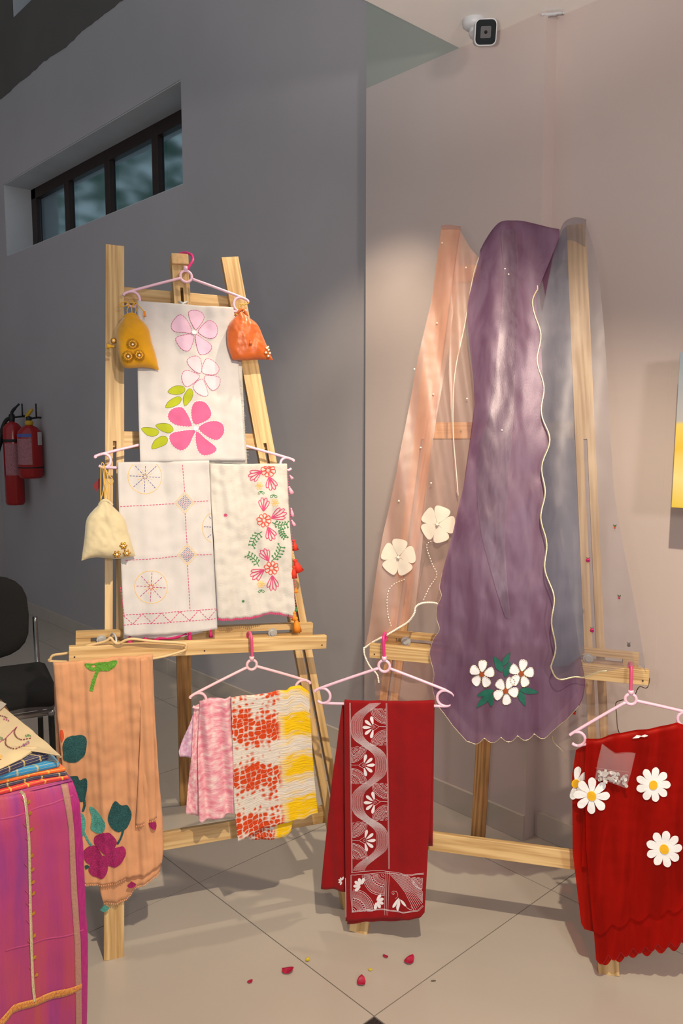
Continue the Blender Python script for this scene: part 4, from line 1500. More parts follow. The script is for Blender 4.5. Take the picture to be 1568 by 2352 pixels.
# cream silk
sQ = Sheet(fr1, lambda z: E1.leg(z) + .092)
t = thing('drawstring_pouch', 'cream silk pouch with three small gold flowers at the far left', 'pouch', sQ.at((238, 1075)), 'drawstring pouches')
o, fp = pillow('pouch_body', t, sQ, sm([(228, 1158), (240, 1150), (256, 1160)], 4), sm([(256, 1160), (285, 1190), (294, 1220), (303, 1250), (311, 1277)], 4),
               sm([(187, 1288), (220, 1280), (270, 1284), (311, 1277)], 4), sm([(228, 1158), (200, 1190), (194, 1235), (187, 1288)], 4), .032, M['satin_cr'], wr=.005)
tube('neck_ruffle', t, [sQ.at((228, 1160)), sQ.at((236, 1150), .01), sQ.at((246, 1150), .01), sQ.at((257, 1160))], .005, M['satin_cr'], 8, 5)
for a in ([(231, 1150), (231, 1110), (232, 1068), (238, 1066), (248, 1105), (247, 1150)], [(240, 1152), (238, 1100), (236, 1068), (246, 1085), (259, 1103), (254, 1112), (242, 1100), (236, 1130), (230, 1152)], [(250, 1152), (241, 1112), (240, 1070)]):
    tube('drawstring', t, [sQ.at(p, .006) for p in a], .0014, M['cord_gold'], 6, 4)
for px_, py_ in ((282, 1249), (267, 1268), (288, 1267)):
    gota(t, fp((px_, py_)) + nf * .002, .0095, nf, ZZ, M['gold'], 6, 'gold_flower', .003)
mk('felt_tag', [sQ.at(p, -.02 + d) for d in (0, .002) for p in ((214, 1115), (230, 1098), (233, 1112), (224, 1131), (219, 1127))],
   [(0, 1, 2, 3, 4), (9, 8, 7, 6, 5)] + [(i, (i + 1) % 5, 5 + (i + 1) % 5, 5 + i) for i in range(5)], M['maroon'], t, smooth=False)

# ================================================================== things hung from the trays
def hangprof(E, extra=0.0):
    """straight down from just outside the tray lip, then out over the leg where the leg comes forward"""
    y0 = (E.tray_a - E.fr.A).dot(E.fr.n) * .5 + (E.tray_b - E.fr.A).dot(E.fr.n) * .5 + .010 + extra
    def f(z):
        a, b_ = y0, E.leg(z) + .014 + extra
        k = .03
        h = max(0, min(1, .5 + .5 * (b_ - a) / k))
        return a * (1 - h) + b_ * h + k * h * (1 - h)
    return f, y0
p1, y1_ = hangprof(E1)
p2, y2_ = hangprof(E2)

# -- beige hanger and peach scarf
sH = Sheet(fr1, lambda z: p1(z))
xs = [sH.px(p)[0] for p in ((117, 1528), (426, 1486))]
def hb(p, e=0.0):
    x, z = sH.px(p)
    k = (x - xs[0]) / (xs[1] - xs[0])
    return fr1.w(x, y1_ - .050 * max(0, min(1, 1 - k * 1.7)) + .004 + e, z)
t = thing('clothes_hanger', 'beige plastic hanger slipped over the left end of the easel tray', 'hanger', hb((260, 1500)))
tube('hanger_loop', t, [hb(p) for p in ((276, 1478), (300, 1467), (350, 1472), (420, 1477), (426, 1486), (417, 1495), (348, 1512), (240, 1522), (123, 1530), (116, 1524), (124, 1515), (156, 1508), (200, 1489), (240, 1477), (254, 1467), (259, 1473))], .0038, M['hbeige'], 8, 6)
tube('hanger_neck', t, [hb(p) for p in ((259, 1473), (267, 1479), (276, 1478))], .0038, M['hbeige'], 8, 4)
tube('hook', t, [hb((267, 1479)), hb((267, 1468), -.01), hb((262, 1462), -.025), hb((258, 1468), -.04), hb((258, 1478), -.045)], .0028, M['steel'], 8, 5)
C9 = crop(0, 1580, 420 / 1280)
sp_ = Sheet(fr1, lambda z: p1(z) + .012, folds((.0040, .10, .04, .4), (.0022, .038, -.05, 1), (.0014, .019, .03, 2), nz=.010, ns=12))
t = thing('scarf', 'peach muslin scarf with teal leaves and magenta flower, on beige hanger', 'scarf', sp_.at((235, 1520)), 'scarves hung along the trays')
cloth('fabric', t, sp_, [(122, 1530), (200, 1524), (280, 1515), (350, 1508)], [(350, 1508), (356, 1650), (366, 1800), (374, 1880), (376, 1945), (372, 1985)],
      [(194, 2028), (215, 2032), (240, 2033), (290, 2020), (330, 2012), (372, 1985)], [(122, 1530), (130, 1640), (145, 1780), (168, 1880), (182, 1950), (194, 2028)], M['peach'], 60, 80, .0015, over=(.35, .012))
spb = Sheet(fr1, lambda z: p1(z) + .001, sp_.disp)
cloth('back_layer', t, spb, [(150, 1545), (345, 1525)], [(345, 1525), (360, 1750), (376, 1950), (368, 2002)],
      [(200, 2020), (225, 2030), (238, 2076), (262, 2076), (290, 2066), (312, 2040), (340, 2024), (368, 2002)], [(150, 1545), (160, 1750), (200, 2020)], M['peach'], 40, 50, .0015)
spf = Sheet(fr1, lambda z: p1(z) + .020, folds((.003, .03, .03, 0), nz=.004))
cloth('folded_edge', t, spf, [(322, 1512), (348, 1509)], [(348, 1509), (352, 1650), (356, 1780), (360, 1880)], [(312, 1898), (335, 1890), (360, 1880)], [(322, 1512), (322, 1700), (312, 1898)], M['peach'], 12, 50, .0015)
strokes('crochet_hem', t, spf, [[(312, 1899), (335, 1891), (360, 1881)]], .005, M['peach'], (.003, .002), off=.003)
strokes('crochet_hem', t, sp_, [[(194, 2029), (215, 2033), (240, 2034), (290, 2021)]], .005, M['peach'], (.003, .002), off=.003)
strokes('crochet_hem', t, spb, [[(238, 2077), (262, 2077), (290, 2067), (312, 2041), (340, 2025), (368, 2003)]], .005, M['peach'], (.003, .002), off=.003)
for q, mm, nm in (([(440, 390), (470, 345), (540, 330), (600, 345), (605, 410), (585, 480), (530, 515), (450, 505), (440, 440)], 'teal_d', 'embroidered_leaf'),
                  ([(482, 622), (540, 615), (560, 650), (605, 640), (610, 700), (600, 760), (588, 800), (550, 790), (525, 710)], 'teal_d', 'embroidered_leaf'),
                  ([(628, 838), (690, 880), (735, 945), (720, 1005), (675, 1020), (635, 990), (642, 920)], 'teal_l', 'embroidered_leaf'),
                  ([(560, 885), (590, 905), (600, 960), (590, 1010), (578, 1040), (566, 1000)], 'teal_l', 'embroidered_leaf'),
                  ([(808, 790), (850, 825), (892, 825), (920, 880), (900, 960), (860, 998), (800, 992), (755, 930), (770, 850)], 'teal_d', 'embroidered_leaf'),
                  ([(592, 1235), (612, 1232), (622, 1248), (600, 1256)], 'teal_d', 'embroidered_leaf'),
                  ([(420, 300), (440, 300), (447, 345), (428, 372)], 'orange_e', 'cloth_patch')):
    motif(nm, t, sp_, C9(q), M[mm], off=.003, th=.0025)
fo = None
for q in ([(720, 1015), (775, 1018), (815, 1065), (800, 1110), (755, 1140), (735, 1165), (690, 1130), (660, 1095), (664, 1050)],
          [(745, 1150), (795, 1115), (860, 1112), (882, 1160), (850, 1220), (800, 1245), (750, 1235), (735, 1190)],
          [(735, 1175), (755, 1240), (745, 1290), (715, 1330), (660, 1320), (620, 1275), (632, 1230), (680, 1190)],
          [(700, 1150), (665, 1112), (620, 1110), (580, 1142), (590, 1190), (625, 1228), (680, 1215), (715, 1185)]):
    o = motif('embroidered_flower' if fo is None else 'petal', fo or t, sp_, C9(q), M['magenta_e'], off=.0034, th=.0025)
    fo = fo or o
for q in ([(1040, 945), (1085, 935), (1095, 965), (1085, 990), (1055, 975)],):
    motif('felt_petal', t, spf, C9(q), M['magenta_e'], off=.005)
strokes('embroidered_stem', t, sp_, [C9(sm([(588, 790), (592, 830), (580, 872)], 5)), C9(sm([(862, 995), (848, 1040), (818, 1085)], 5))], .007, M['teal_d'], off=.0034)
strokes('embroidered_stem', t, sp_, [C9(sm([(585, 1010), (610, 1060), (642, 1105)], 5)), C9([(705, 1018), (715, 1035)])], .006, M['teal_l'], off=.0034)
Cz = crop(30, 1330, 470 / 1568)
gl = motif('embroidered_leaf', t, sp_, Cz([(548, 652), (620, 645), (720, 636), (796, 630), (785, 668), (745, 700), (690, 704), (630, 702), (578, 690)]), M['green_e'], off=.003, th=.0025)
strokes('stem', gl, sp_, [Cz(sm([(650, 700), (620, 770), (598, 855)], 5))], .010, M['green_e'], off=.0034)
for px_, py_, mm in ((240, 2079, 'teal_l'), (302, 2024, 'magenta_e')):
    c = spb.at((px_, py_), .004) if mm == 'teal_l' else sp_.at((px_, py_), .006)
    V, Fc = [], []
    for d in (0, .004):
        V += [c + fr1.n * d + fr1.ex * a + ZZ * b_ for a, b_ in ((0, .001), (-.012, -.010), (-.007, -.016), (0, -.018), (.007, -.016), (.012, -.010))]
    mk('felt_tassel', V, [tuple(range(6)), tuple(range(11, 5, -1))] + [(i, (i + 1) % 6, 6 + (i + 1) % 6, 6 + i) for i in range(6)], M[mm], t, smooth=False)

# -- tie-dye cloth on pink hanger
sT = Sheet(fr1, lambda z: y1_ + .012)
hkz = sT.px((577, 1462))
def hook_over(E, fr, sheet, top, low, inside):
    """hook curving over the tray lip, its tip behind the lip"""
    x, z = sheet.px(top)
    x2, z2 = sheet.px(low)
    y = sheet.prof(z)
    return [fr.w(x - .002, y - .040, z - .026), fr.w(x - .002, y - .040, z - .008), fr.w(x, y - .030, z - .001), fr.w(x, y - .018, z + .001), fr.w(x, y - .004, z - .004), fr.w(x + (x2 - x) * .3, y + .001, z - .018), fr.w(x2, y, z2)]
hanger('rosy pink hanger hooked over the left easel tray holding the tie-dye cloth', sT, (578, 1527), (455, 1609), (695, 1579), hook_over(E1, fr1, sT, (577, 1458), (579, 1512), .03), M['hpink2'], M['hrose'], rr=11, cr=17)
sD = Sheet(fr1, lambda z: p1(z) + .028, folds((.003, .16, .1, .3), (.0016, .05, .0, 1.2), nz=.004, ns=14))
t = thing('scarf', 'crinkled cotton scarf tie-dyed orange and yellow over pale pink', 'scarf', sD.at((580, 1610)), 'scarves hung along the trays')
cloth('fabric', t, sD, [(531, 1609), (560, 1605), (600, 1600), (640, 1592), (660, 1592), (668, 1585), (690, 1580), (710, 1594)], [(710, 1594), (714, 1680), (720, 1760), (726, 1830), (730, 1868)],
      [(546, 1933), (560, 1930), (600, 1905), (650, 1890), (700, 1882), (730, 1868)], [(531, 1609), (534, 1720), (537, 1840), (546, 1933)], M['tiedye'], 50, 80, .0015, over=(.18, .012))
sDb = Sheet(fr1, lambda z: p1(z) + .014, sD.disp)
cloth('back_layer', t, sDb, [(540, 1620), (700, 1600)], [(700, 1600), (705, 1750), (668, 1910)], [(572, 1931), (600, 1930), (640, 1925), (660, 1918), (668, 1910)], [(540, 1620), (545, 1780), (572, 1931)], M['tiedye'], 30, 40, .0015)
sDp = Sheet(fr1, lambda z: p1(z) + .022, folds((.006, .055, .10, .6), (.003, .03, .05, 1), nz=.004))
cloth('pink_end', t, sDp, [(459, 1618), (470, 1612), (500, 1610), (531, 1608)], [(531, 1608), (534, 1740), (536, 1870)], [(456, 1887), (480, 1884), (510, 1878), (536, 1870)], [(459, 1618), (454, 1740), (456, 1887)], M['pinkdye'], 36, 60, .0015, over=(.16, .012))
sDl = Sheet(fr1, lambda z: p1(z) + .012, folds((.004, .04, .1, .2), nz=.004))
cloth('pink_back_fold', t, sDl, [(446, 1625), (468, 1606)], [(468, 1606), (462, 1750), (458, 1874)], [(426, 1868), (440, 1872), (458, 1874)], [(446, 1625), (438, 1750), (426, 1868)], M['pinkdye'], 14, 40, .0015)
sDm = Sheet(fr1, lambda z: p1(z) + .006, folds((.004, .04, .1, .2), nz=.004))
cloth('lilac_corner', t, sDm, [(450, 1628), (462, 1622)], [(462, 1622), (452, 1700), (437, 1741)], [(410, 1725), (412, 1737), (437, 1741)], [(450, 1628), (430, 1675), (410, 1725)], M['lilacdye'], 12, 24, .0015)

# -- red block-printed scarf
sR = Sheet(fr2, lambda z: y2_ + .014)
hanger('pale pink hanger at the left end of the right easel tray, with the red scarf', sR, (882, 1530), (741, 1598), (1022, 1604), hook_over(E2, fr2, sR, (880, 1460), (882, 1514), .03), M['hpink'], M['hmag'], rr=13, cr=18)
sK = Sheet(fr2, lambda z: p2(z) + .022, folds((.0025, .14, .02, .8), (.0012, .05, .02, 2), nz=.002))
t = thing('scarf', 'red cotton scarf with white block-printed border over the pale pink hanger', 'scarf', sK.at((890, 1615)), 'scarves hung along the trays')
cloth('fabric', t, sK, [(790, 1614), (803, 1615), (888, 1617), (996, 1616)], [(996, 1616), (990, 1800), (982, 1960), (975, 2095)], [(793, 2117), (830, 2112), (880, 2110), (940, 2112), (965, 2107), (975, 2095)],
      [(790, 1614), (791, 1780), (792, 1950), (793, 2117)], M['red'], 44, 80, .002, over=(.42, .012))
sKb = Sheet(fr2, lambda z: p2(z) + .008, sK.disp)
cloth('back_layer', t, sKb, [(788, 1617), (980, 1620)], [(980, 1620), (975, 1900), (968, 2104)], [(797, 2124), (840, 2116), (910, 2116), (968, 2104)], [(788, 1617), (793, 1900), (797, 2124)], M['red'], 30, 40, .002)
sKs = Sheet(fr2, lambda z: p2(z) + .004, folds((.003, .05, .1, 0), nz=.003))
so = cloth('side_fall', t, sKs, [(786, 1618), (800, 1618)], [(800, 1618), (800, 1850), (800, 2050)], [(737, 2041), (765, 2043), (800, 2050)], [(786, 1618), (768, 1750), (752, 1880), (737, 2041)], M['red'], 18, 60, .002)
D2 = crop(640, 1440, 320 / 1344)
ln = []
lx = lambda y: 684 + (y - 720) * .012
rx = lambda y: 1042 + (y - 720) * .016
ln += [D2([(lx(y), y) for y in range(728, 2372, 40)]), D2([(rx(y), y) for y in range(735, 2372, 40)]), D2([(lx(y) + 8, y) for y in range(728, 2372, 40)]), D2([(rx(y) - 8, y) for y in range(735, 2372, 40)])]
def sn_(y):
    """0 with the snake at the left border, 1 at the right"""
    ph = (y - 965) / 725 * 2 * math.pi
    v = .5 - .5 * math.cos(ph)
    return v * v * (3 - 2 * v)
NL = 12
for k in range(NL):
    run = []
    for y in range(735, 2352, 14):
        yy = y - (k - NL / 2) * 8
        xl = lx(y) + 12 + k * 9.6
        xr = rx(y) - 12 - (NL - 1 - k) * 9.6
        run.append((xl + (xr - xl) * sn_(yy + (k - NL / 2) * 8), y))
    ln.append(D2(run))
def fan(c, r, a0, a1, C, n=22, clip=None):
    out = [C(cpx(c, r, 16, a0, a1)), C(cpx(c, r * .93, 16, a0, a1)), C(cpx(c, r * .60, 16, a0, a1))]
    for k in range(n + 1):
        a = math.radians(a0 + (a1 - a0) * k / n)
        out.append(C([(c[0] + r * .64 * math.cos(a), c[1] + r * .64 * math.sin(a)), (c[0] + r * .92 * math.cos(a), c[1] + r * .92 * math.sin(a))]))
        if k % 2 == 0:
            out.append(C([(c[0] + r * .30 * math.cos(a), c[1] + r * .30 * math.sin(a)), (c[0] + r * .50 * math.cos(a), c[1] + r * .50 * math.sin(a))]))
    m = max(4, n // 3)
    for k in range(m):
        a = math.radians(a0 + (a1 - a0) * (k + .5) / m)
        out.append(C(cpx((c[0] + r * .56 * math.cos(a), c[1] + r * .56 * math.sin(a)), r * .07, 6)))
    out.append(C(cpx(c, r * .26, 8, a0, a1)))
    out.append(C(cpx(c, r * .16, 6, a0, a1)))
    out.append(C(cpx(c, r * .08, 6, a0, a1)))
    return out
buds = []
for yb, sg in ((965, 1), (1330, -1), (1690, 1), (2055, -1)):
    xe = rx(yb) - 8 if sg > 0 else lx(yb) + 8
    A0, A1 = ((180, 92), (180, 268)) if sg > 0 else ((0, 88), (0, -88))
    ln += fan((xe, yb - 178), 150, A0[0], A0[1], D2, 16)
    ln += fan((xe, yb + 178), 150, A1[0], A1[1], D2, 16)
    bx_ = xe - sg * 120
    ln.append(D2([(bx_ - sg * 12, yb - 40), (bx_ + sg * 50, yb), (bx_ - sg * 12, yb + 40), (bx_ - sg * 20, yb), (bx_ - sg * 12, yb - 40)]))
    ln.append(D2([(bx_ - sg * 6, yb - 16), (bx_ + sg * 16, yb), (bx_ - sg * 6, yb + 16), (bx_ - sg * 6, yb - 16)]))
    ln.append(D2([(bx_ + sg * 50, yb - 3), (xe, yb - 3)]))
    for k in range(5):
        a = math.radians((180 if sg > 0 else 0) + (k - 2) * 38)
        buds.append(D2([(bx_ + 34 * math.cos(a) - 5 * math.sin(a), yb + 34 * math.sin(a) + 5 * math.cos(a)), (bx_ + 85 * math.cos(a) - 15 * math.sin(a), yb + 85 * math.sin(a) + 15 * math.cos(a)), (bx_ + 108 * math.cos(a), yb + 108 * math.sin(a)),
                        (bx_ + 85 * math.cos(a) + 15 * math.sin(a), yb + 85 * math.sin(a) - 15 * math.cos(a)), (bx_ + 34 * math.cos(a) + 5 * math.sin(a), yb + 34 * math.sin(a) - 5 * math.cos(a))]))
# bottom border squares
D3 = crop(700, 1980, 220 / 1568)
ln += [D3([(762, 160), (1100, 135), (1400, 160), (1700, 200), (1950, 175)]), D3([(762, 205), (1100, 180), (1400, 185), (1700, 215), (1950, 195)]),
       D3([(770, 815), (1000, 785), (1300, 785), (1600, 825), (1860, 795), (1945, 710)]), D3([(770, 800), (1000, 772), (1300, 772), (1600, 812), (1850, 780), (1930, 700)]),
       D3([(752, 205), (745, 500), (775, 820)]), D3([(765, 205), (760, 500), (785, 815)]),
       D3([(1320, 160), (1310, 500), (1300, 870)]), D3([(1345, 160), (1335, 500), (1330, 870)]), D3([(1380, 160), (1370, 500), (1355, 870)])]
ln += fan((1300, 195), 360, 90, 178, D3, 26) + fan((775, 805), 370, -88, -2, D3, 26)
for k in range(13):
    x0 = 1390 + k * 24
    ln.append(D3([(x0, 200), (min(1930, x0 + 250), 480), (min(1930, x0 + 400), 200 + 590 - k * 22)]))
ln += fan((1935, 250), 190, 95, 180, D3, 14)
ln.append(D3(sm([(1445, 500), (1470, 520), (1440, 530), (1420, 500), (1445, 475), (1500, 490), (1520, 560), (1480, 600)], 4)))
for c, a_ in (((930, 380), 215), ((1160, 640), 20)):
    for k in range(5):
        a = math.radians(a_ + (k - 2) * 36)
        buds.append(D3([(c[0] + 30 * math.cos(a) - 8 * math.sin(a), c[1] + 30 * math.sin(a) + 8 * math.cos(a)), (c[0] + 100 * math.cos(a) - 26 * math.sin(a), c[1] + 100 * math.sin(a) + 26 * math.cos(a)), (c[0] + 135 * math.cos(a), c[1] + 135 * math.sin(a)),
                        (c[0] + 100 * math.cos(a) + 26 * math.sin(a), c[1] + 100 * math.sin(a) - 26 * math.cos(a)), (c[0] + 30 * math.cos(a) + 8 * math.sin(a), c[1] + 30 * math.sin(a) - 8 * math.cos(a))]))
for q in ([(1540, 590), (1500, 620), (1440, 700), (1440, 745), (1490, 710)], [(1545, 600), (1560, 680), (1540, 760), (1520, 805), (1495, 750), (1510, 680)], [(1560, 610), (1620, 640), (1660, 700), (1640, 710), (1590, 670)]):
    buds.append(D3(q))
ln.append(D3(sm([(1600, 640), (1680, 740), (1740, 770), (1760, 740), (1735, 720)], 4)))
po = strokes('printed_border', t, sK, ln, .00085, M['print'], off=.0020, step=.004)
for q in buds:
    motif('printed_petal', po, sK, q, M['print'], off=.0022, th=.0008, rings=1)
sf = strokes('printed_edge', t, sKb, [[(796, 2010), (797, 2100)]], .0013, M['print'], off=.018)
for k in range(5):
    a = math.radians(120 + k * 40)
    c = (787, 2022)
    motif('printed_petal', so, sKs, [(c[0] + 2 * math.cos(a), c[1] + 2 * math.sin(a)), (c[0] + 7 * math.cos(a) - 2 * math.sin(a), c[1] + 7 * math.sin(a) + 2 * math.cos(a)), (c[0] + 10 * math.cos(a), c[1] + 10 * math.sin(a)), (c[0] + 7 * math.cos(a) + 2 * math.sin(a), c[1] + 7 * math.sin(a) - 2 * math.cos(a))], M['print'], off=.002, th=.0008, rings=1)

# -- red organza with daisies
sG = Sheet(fr2, lambda z: y2_ + .016)
hanger('pale pink hanger near the right end of the tray, with the daisy cloth', sG, (1448, 1606), (1326, 1697), (1574, 1652), hook_over(E2, fr2, sG, (1450, 1530), (1448, 1590), .03), M['hpink'], M['hrose'], rr=13, cr=18)
def scal(x0, y0, x1, y1, n, d):
    out = []
    for i in range(n * 6 + 1):
        k = i / (n * 6)
        out.append((x0 + (x1 - x0) * k, y0 + (y1 - y0) * k + d * abs(math.sin(math.pi * k * n))))
    return out
sM = Sheet(fr2, lambda z: p2(z) + .036, folds((.004, .16, .05, .2), (.002, .06, .03, 1), nz=.004))
t = thing('dupatta', 'red organza cloth with white felt daisies on the rightmost hanger', 'cloth', sM.at((1450, 1700)), 'sheer cloths on the right easel')
topl = [(1346, 1708), (1380, 1706), (1415, 1697), (1450, 1692), (1500, 1684), (1555, 1672), (1600, 1690)]
cloth('fabric', t, sM, topl, [(1600, 1690), (1612, 1900), (1618, 2060)], scal(1362, 2135, 1618, 2060, 6, 14), [(1346, 1708), (1342, 1760), (1346, 1950), (1362, 2135)], M['daisyred'], 60, 80, 0, over=(.35, .02))
sMb = Sheet(fr2, lambda z: p2(z) + .026, sM.disp)
cloth('middle_layer', t, sMb, [(1344, 1712), (1600, 1692)], [(1600, 1692), (1616, 1950), (1624, 2140)], scal(1368, 2200, 1624, 2140, 9, 16), [(1344, 1712), (1344, 1900), (1368, 2200)], M['daisyred'], 72, 50, 0)
sMc = Sheet(fr2, lambda z: p2(z) + .016, sM.disp)
cloth('back_layer', t, sMc, [(1344, 1714), (1600, 1694)], [(1600, 1694), (1616, 1950), (1628, 2150)], scal(1376, 2205, 1628, 2150, 8, 16), [(1344, 1714), (1350, 1900), (1376, 2205)], M['daisyred'], 72, 50, 0)
sMd = Sheet(fr2, lambda z: p2(z) + .006, folds((.003, .05, .05, .2), nz=.003))
sd = cloth('side_fall', t, sMd, [(1322, 1722), (1352, 1708)], [(1352, 1708), (1360, 1900), (1372, 2140)], [(1334, 2120), (1342, 2136), (1372, 2140)], [(1322, 1722), (1313, 1780), (1315, 1960), (1334, 2120)], M['daisyred'], 16, 50, 0)
def daisy(parent, sheet, c, r, n, rot, skip=(), off=.004):
    e = None
    for k in range(n):
        if k in skip:
            continue
        a = math.radians(rot + 360 * k / n)
        f_ = lambda rr, w: (c[0] + rr * math.cos(a) - w * math.sin(a), c[1] + (rr * math.sin(a) + w * math.cos(a)))
        q = [f_(r * .18, -r * .06), f_(r * .55, -r * .19), f_(r * .85, -r * .20), f_(r, 0), f_(r * .85, r * .20), f_(r * .55, r * .19), f_(r * .18, r * .06)]
        o = motif('daisy' if e is None else 'petal', e or parent, sheet, q, M['daisywhite'], off=off)
        e = e or o
    motif('daisy_centre', e, sheet, [(c[0] + r * .24 * math.cos(a * .628), c[1] + r * .26 * math.sin(a * .628)) for a in range(10)], M['daisyyel'], off=off + .0025, th=.003)
    return e
daisy(t, sM, (1499, 1800), 40, 9, -80)
daisy(t, sM, (1524, 1947), 42, 9, -82)
daisy(t, sM, (1358, 1825), 42, 8, -88)
daisy(t, sMd, (1321, 1797), 38, 8, -80, skip=(5, 6, 7))
daisy(t, sMc, (1487, 2085), 42, 9, -70)
daisy(t, sMc, (1545, 2060), 34, 9, -70)
for q in ([(1452, 1695), (1462, 1688), (1472, 1689), (1466, 1694)], [(1470, 1690), (1480, 1685), (1487, 1687), (1478, 1691)]):
    motif('felt_petal', t, sM, q, M['daisywhite'], off=.006, closed_smooth=False)
strokes('scallop_edging', t, sMb, [scal(1368, 2200, 1624, 2140, 9, 16)], .0022, M['red'], off=.002)
# little bag of mirror sequins pinned to it
sZ = Sheet(fr2, lambda z: p2(z) + .052)
t = thing('plastic_bag', 'small clear zip bag of mirror sequins pinned to the red organza', 'bag', sZ.at((1410, 1760)))
o, fp = pillow('pouch', t, sZ, [(1382, 1708), (1400, 1722), (1413, 1731), (1440, 1728), (1459, 1730)], [(1459, 1730), (1450, 1770), (1438, 1811)], [(1366, 1790), (1400, 1797), (1438, 1811)], [(1382, 1708), (1372, 1750), (1366, 1790)], .008, M['poly'], 14, 14, .002)
strokes('zip_seal', t, sZ, [[(1367, 1761), (1444, 1771)]], .002, M['poly'], off=.009)
rr = random.Random(11)
for k in range(80):
    u, v = rr.random(), rr.random()
    x = 1374 + u * 64
    y = 1768 + v * 25 + u * 11
    c = sZ.at((x, y), rr.uniform(-.004, .005))
    d = Vector((rr.gauss(0, .35), rr.gauss(0, .35), rr.gauss(0, .35))) + fr2.n
    mk('sequin', *lathe_geo(c, d, [(.0003, -.0006), (.0046, -.0005), (.0046, .0005), (.0003, .0006)], 4 if k % 3 else 10), M['mirror'] if k % 5 else M['ext_white'], t, smooth=False)

# ================================================================== sheer dupattas over the right easel
ztop = 2.10
def drape(a, b_, zb):
    def f(z):
        k = max(0, min(1, (ztop - z) / (ztop - zb)))
        y0, y1 = E2.leg(ztop) + a, E2.leg(zb) + b_
        return y0 + (y1 - y0) * (1 - (1 - k) ** 1.45)
    return f
# blush dupatta over the left leg
sB1 = Sheet(fr2, drape(.016, .10, .90), folds((.006, .10, .17, .4), (.003, .045, .20, 1), nz=.004))
t = thing('dupatta', 'blush organza dupatta with pearl edge over the right easel\'s left leg', 'cloth', sB1.at((1035, 530)), 'sheer cloths on the right easel')
le = [(1012, 529), (990, 690), (952, 860), (912, 1080), (880, 1220), (860, 1350), (846, 1450), (837, 1488)]
ri = [(1056, 529), (1078, 570), (1097, 592), (1085, 650), (1068, 760), (1082, 850), (1092, 940), (1068, 1110), (1050, 1230), (1030, 1330), (1022, 1396)]
bo = sm([(837, 1488), (868, 1468), (905, 1448), (935, 1430), (952, 1408), (956, 1392), (972, 1384), (1000, 1386), (1022, 1396)], 5)
cloth('fabric', t, sB1, [(1012, 529), (1034, 526), (1056, 529)], ri, bo, le, M['pinkorg_t'], 44, 110, 0, over=(.30, .032))
# the folded double layer on top of it
sB2 = Sheet(fr2, drape(.024, .108, .90), folds((.006, .10, .17, .4), nz=.004))
cloth('front_fold', t, sB2, [(1013, 530), (1034, 527), (1056, 529)], [(1056, 529), (1052, 640), (1030, 800), (1002, 960), (980, 1120), (968, 1260), (955, 1392)], sm([(837, 1488), (868, 1468), (905, 1448), (935, 1430), (950, 1412), (955, 1392)], 5),
      [(1013, 530), (990, 690), (952, 860), (912, 1080), (880, 1220), (860, 1350), (846, 1450), (837, 1488)], M['pinkorg'], 30, 100, 0)
cloth('side_fold', t, Sheet(fr2, drape(.030, .112, .90), folds((.004, .05, .1, 0), nz=.003)), [(1057, 530), (1078, 568), (1099, 592)], [(1099, 592), (1085, 640), (1066, 750), (1044, 860), (1040, 980), (1048, 1090), (1052, 1140)],
      [(1047, 1130), (1052, 1140)], [(1057, 530), (1036, 680), (1030, 860), (1038, 1000), (1047, 1130)], M['pinkorg'], 14, 70, 0)
tube('rolled_hem', t, [Sheet(fr2, drape(.032, .114, .90)).at(p) for p in ((1099, 592), (1085, 640), (1066, 750), (1044, 860), (1040, 980), (1048, 1090), (1052, 1140))], .0016, M['whiteorg'], 6, 5)
g = []
bpts = resample([sB2.px(p) for p in bo], 62)
for q in bpts:
    g.append(lathe_geo(sB2.pt(q, .003), Vector((0, 0, 1)), [(.0002, -.0032), (.0026, -.002), (.0033, 0), (.0026, .002), (.0002, .0032)], 8))
mk('pearl_edge', *merge(g), M['pearl'], t)
sB3 = Sheet(fr2, lambda z: y2_ + .012)
g = []
for q in resample([sB3.px(p) for p in sm([(836, 1488), (838, 1505), (850, 1530), (866, 1548), (870, 1566)], 5)], 24):
    g.append(lathe_geo(sB3.pt(q, .003), Vector((0, 0, 1)), [(.0002, -.0026), (.002, -.0017), (.0027, 0), (.002, .0017), (.0002, .0026)], 8))
mk('pearl_string', *merge(g), M['pearl'], t)
for c, rot in (((1006, 1203), 75), ((916, 1279), 60)):
    e = None
    for k in range(5):
        a = math.radians(rot + 72 * k)
        r = 39
        f_ = lambda rr, w: (c[0] + rr * math.cos(a) - w * math.sin(a), c[1] + 1.08 * (rr * math.sin(a) + w * math.cos(a)))
        q = [f_(r * .10, -r * .05), f_(r * .6, -r * .42), f_(r * .92, -r * .42), f_(r, 0), f_(r * .92, r * .42), f_(r * .6, r * .42), f_(r * .10, r * .05)]
        o = motif('organza_flower' if e is None else 'petal', e or t, sB2, q, M['whiteorg'], off=.008 + .001 * (k % 2), th=.003)
        e = e or o
    gota(e, sB2.at(c, .012), .005, fr2.n, ZZ, M['pearl'], 8, 'bead_centre')
strokes('beaded_vine', t, sB2, [sm([(1010, 1240), (980, 1250), (990, 1290), (1003, 1320), (985, 1350), (972, 1380)], 5), sm([(930, 1330), (900, 1345), (890, 1370), (892, 1410), (900, 1440)], 5)], .0022, M['pearl'], (.004, .004), off=.006)
for p in ((991, 1109), (966, 1028), (917, 1150), (1073, 916), (1016, 560), (1070, 615), (1003, 742), (952, 848), (996, 906)):
    mk('bead', *lathe_geo(sB2.at(p, .006), fr2.n, [(.0002, -.002), (.0026, -.001), (.003, 0), (.0022, .002), (.0002, .003)], 8), M['pearl'], t)
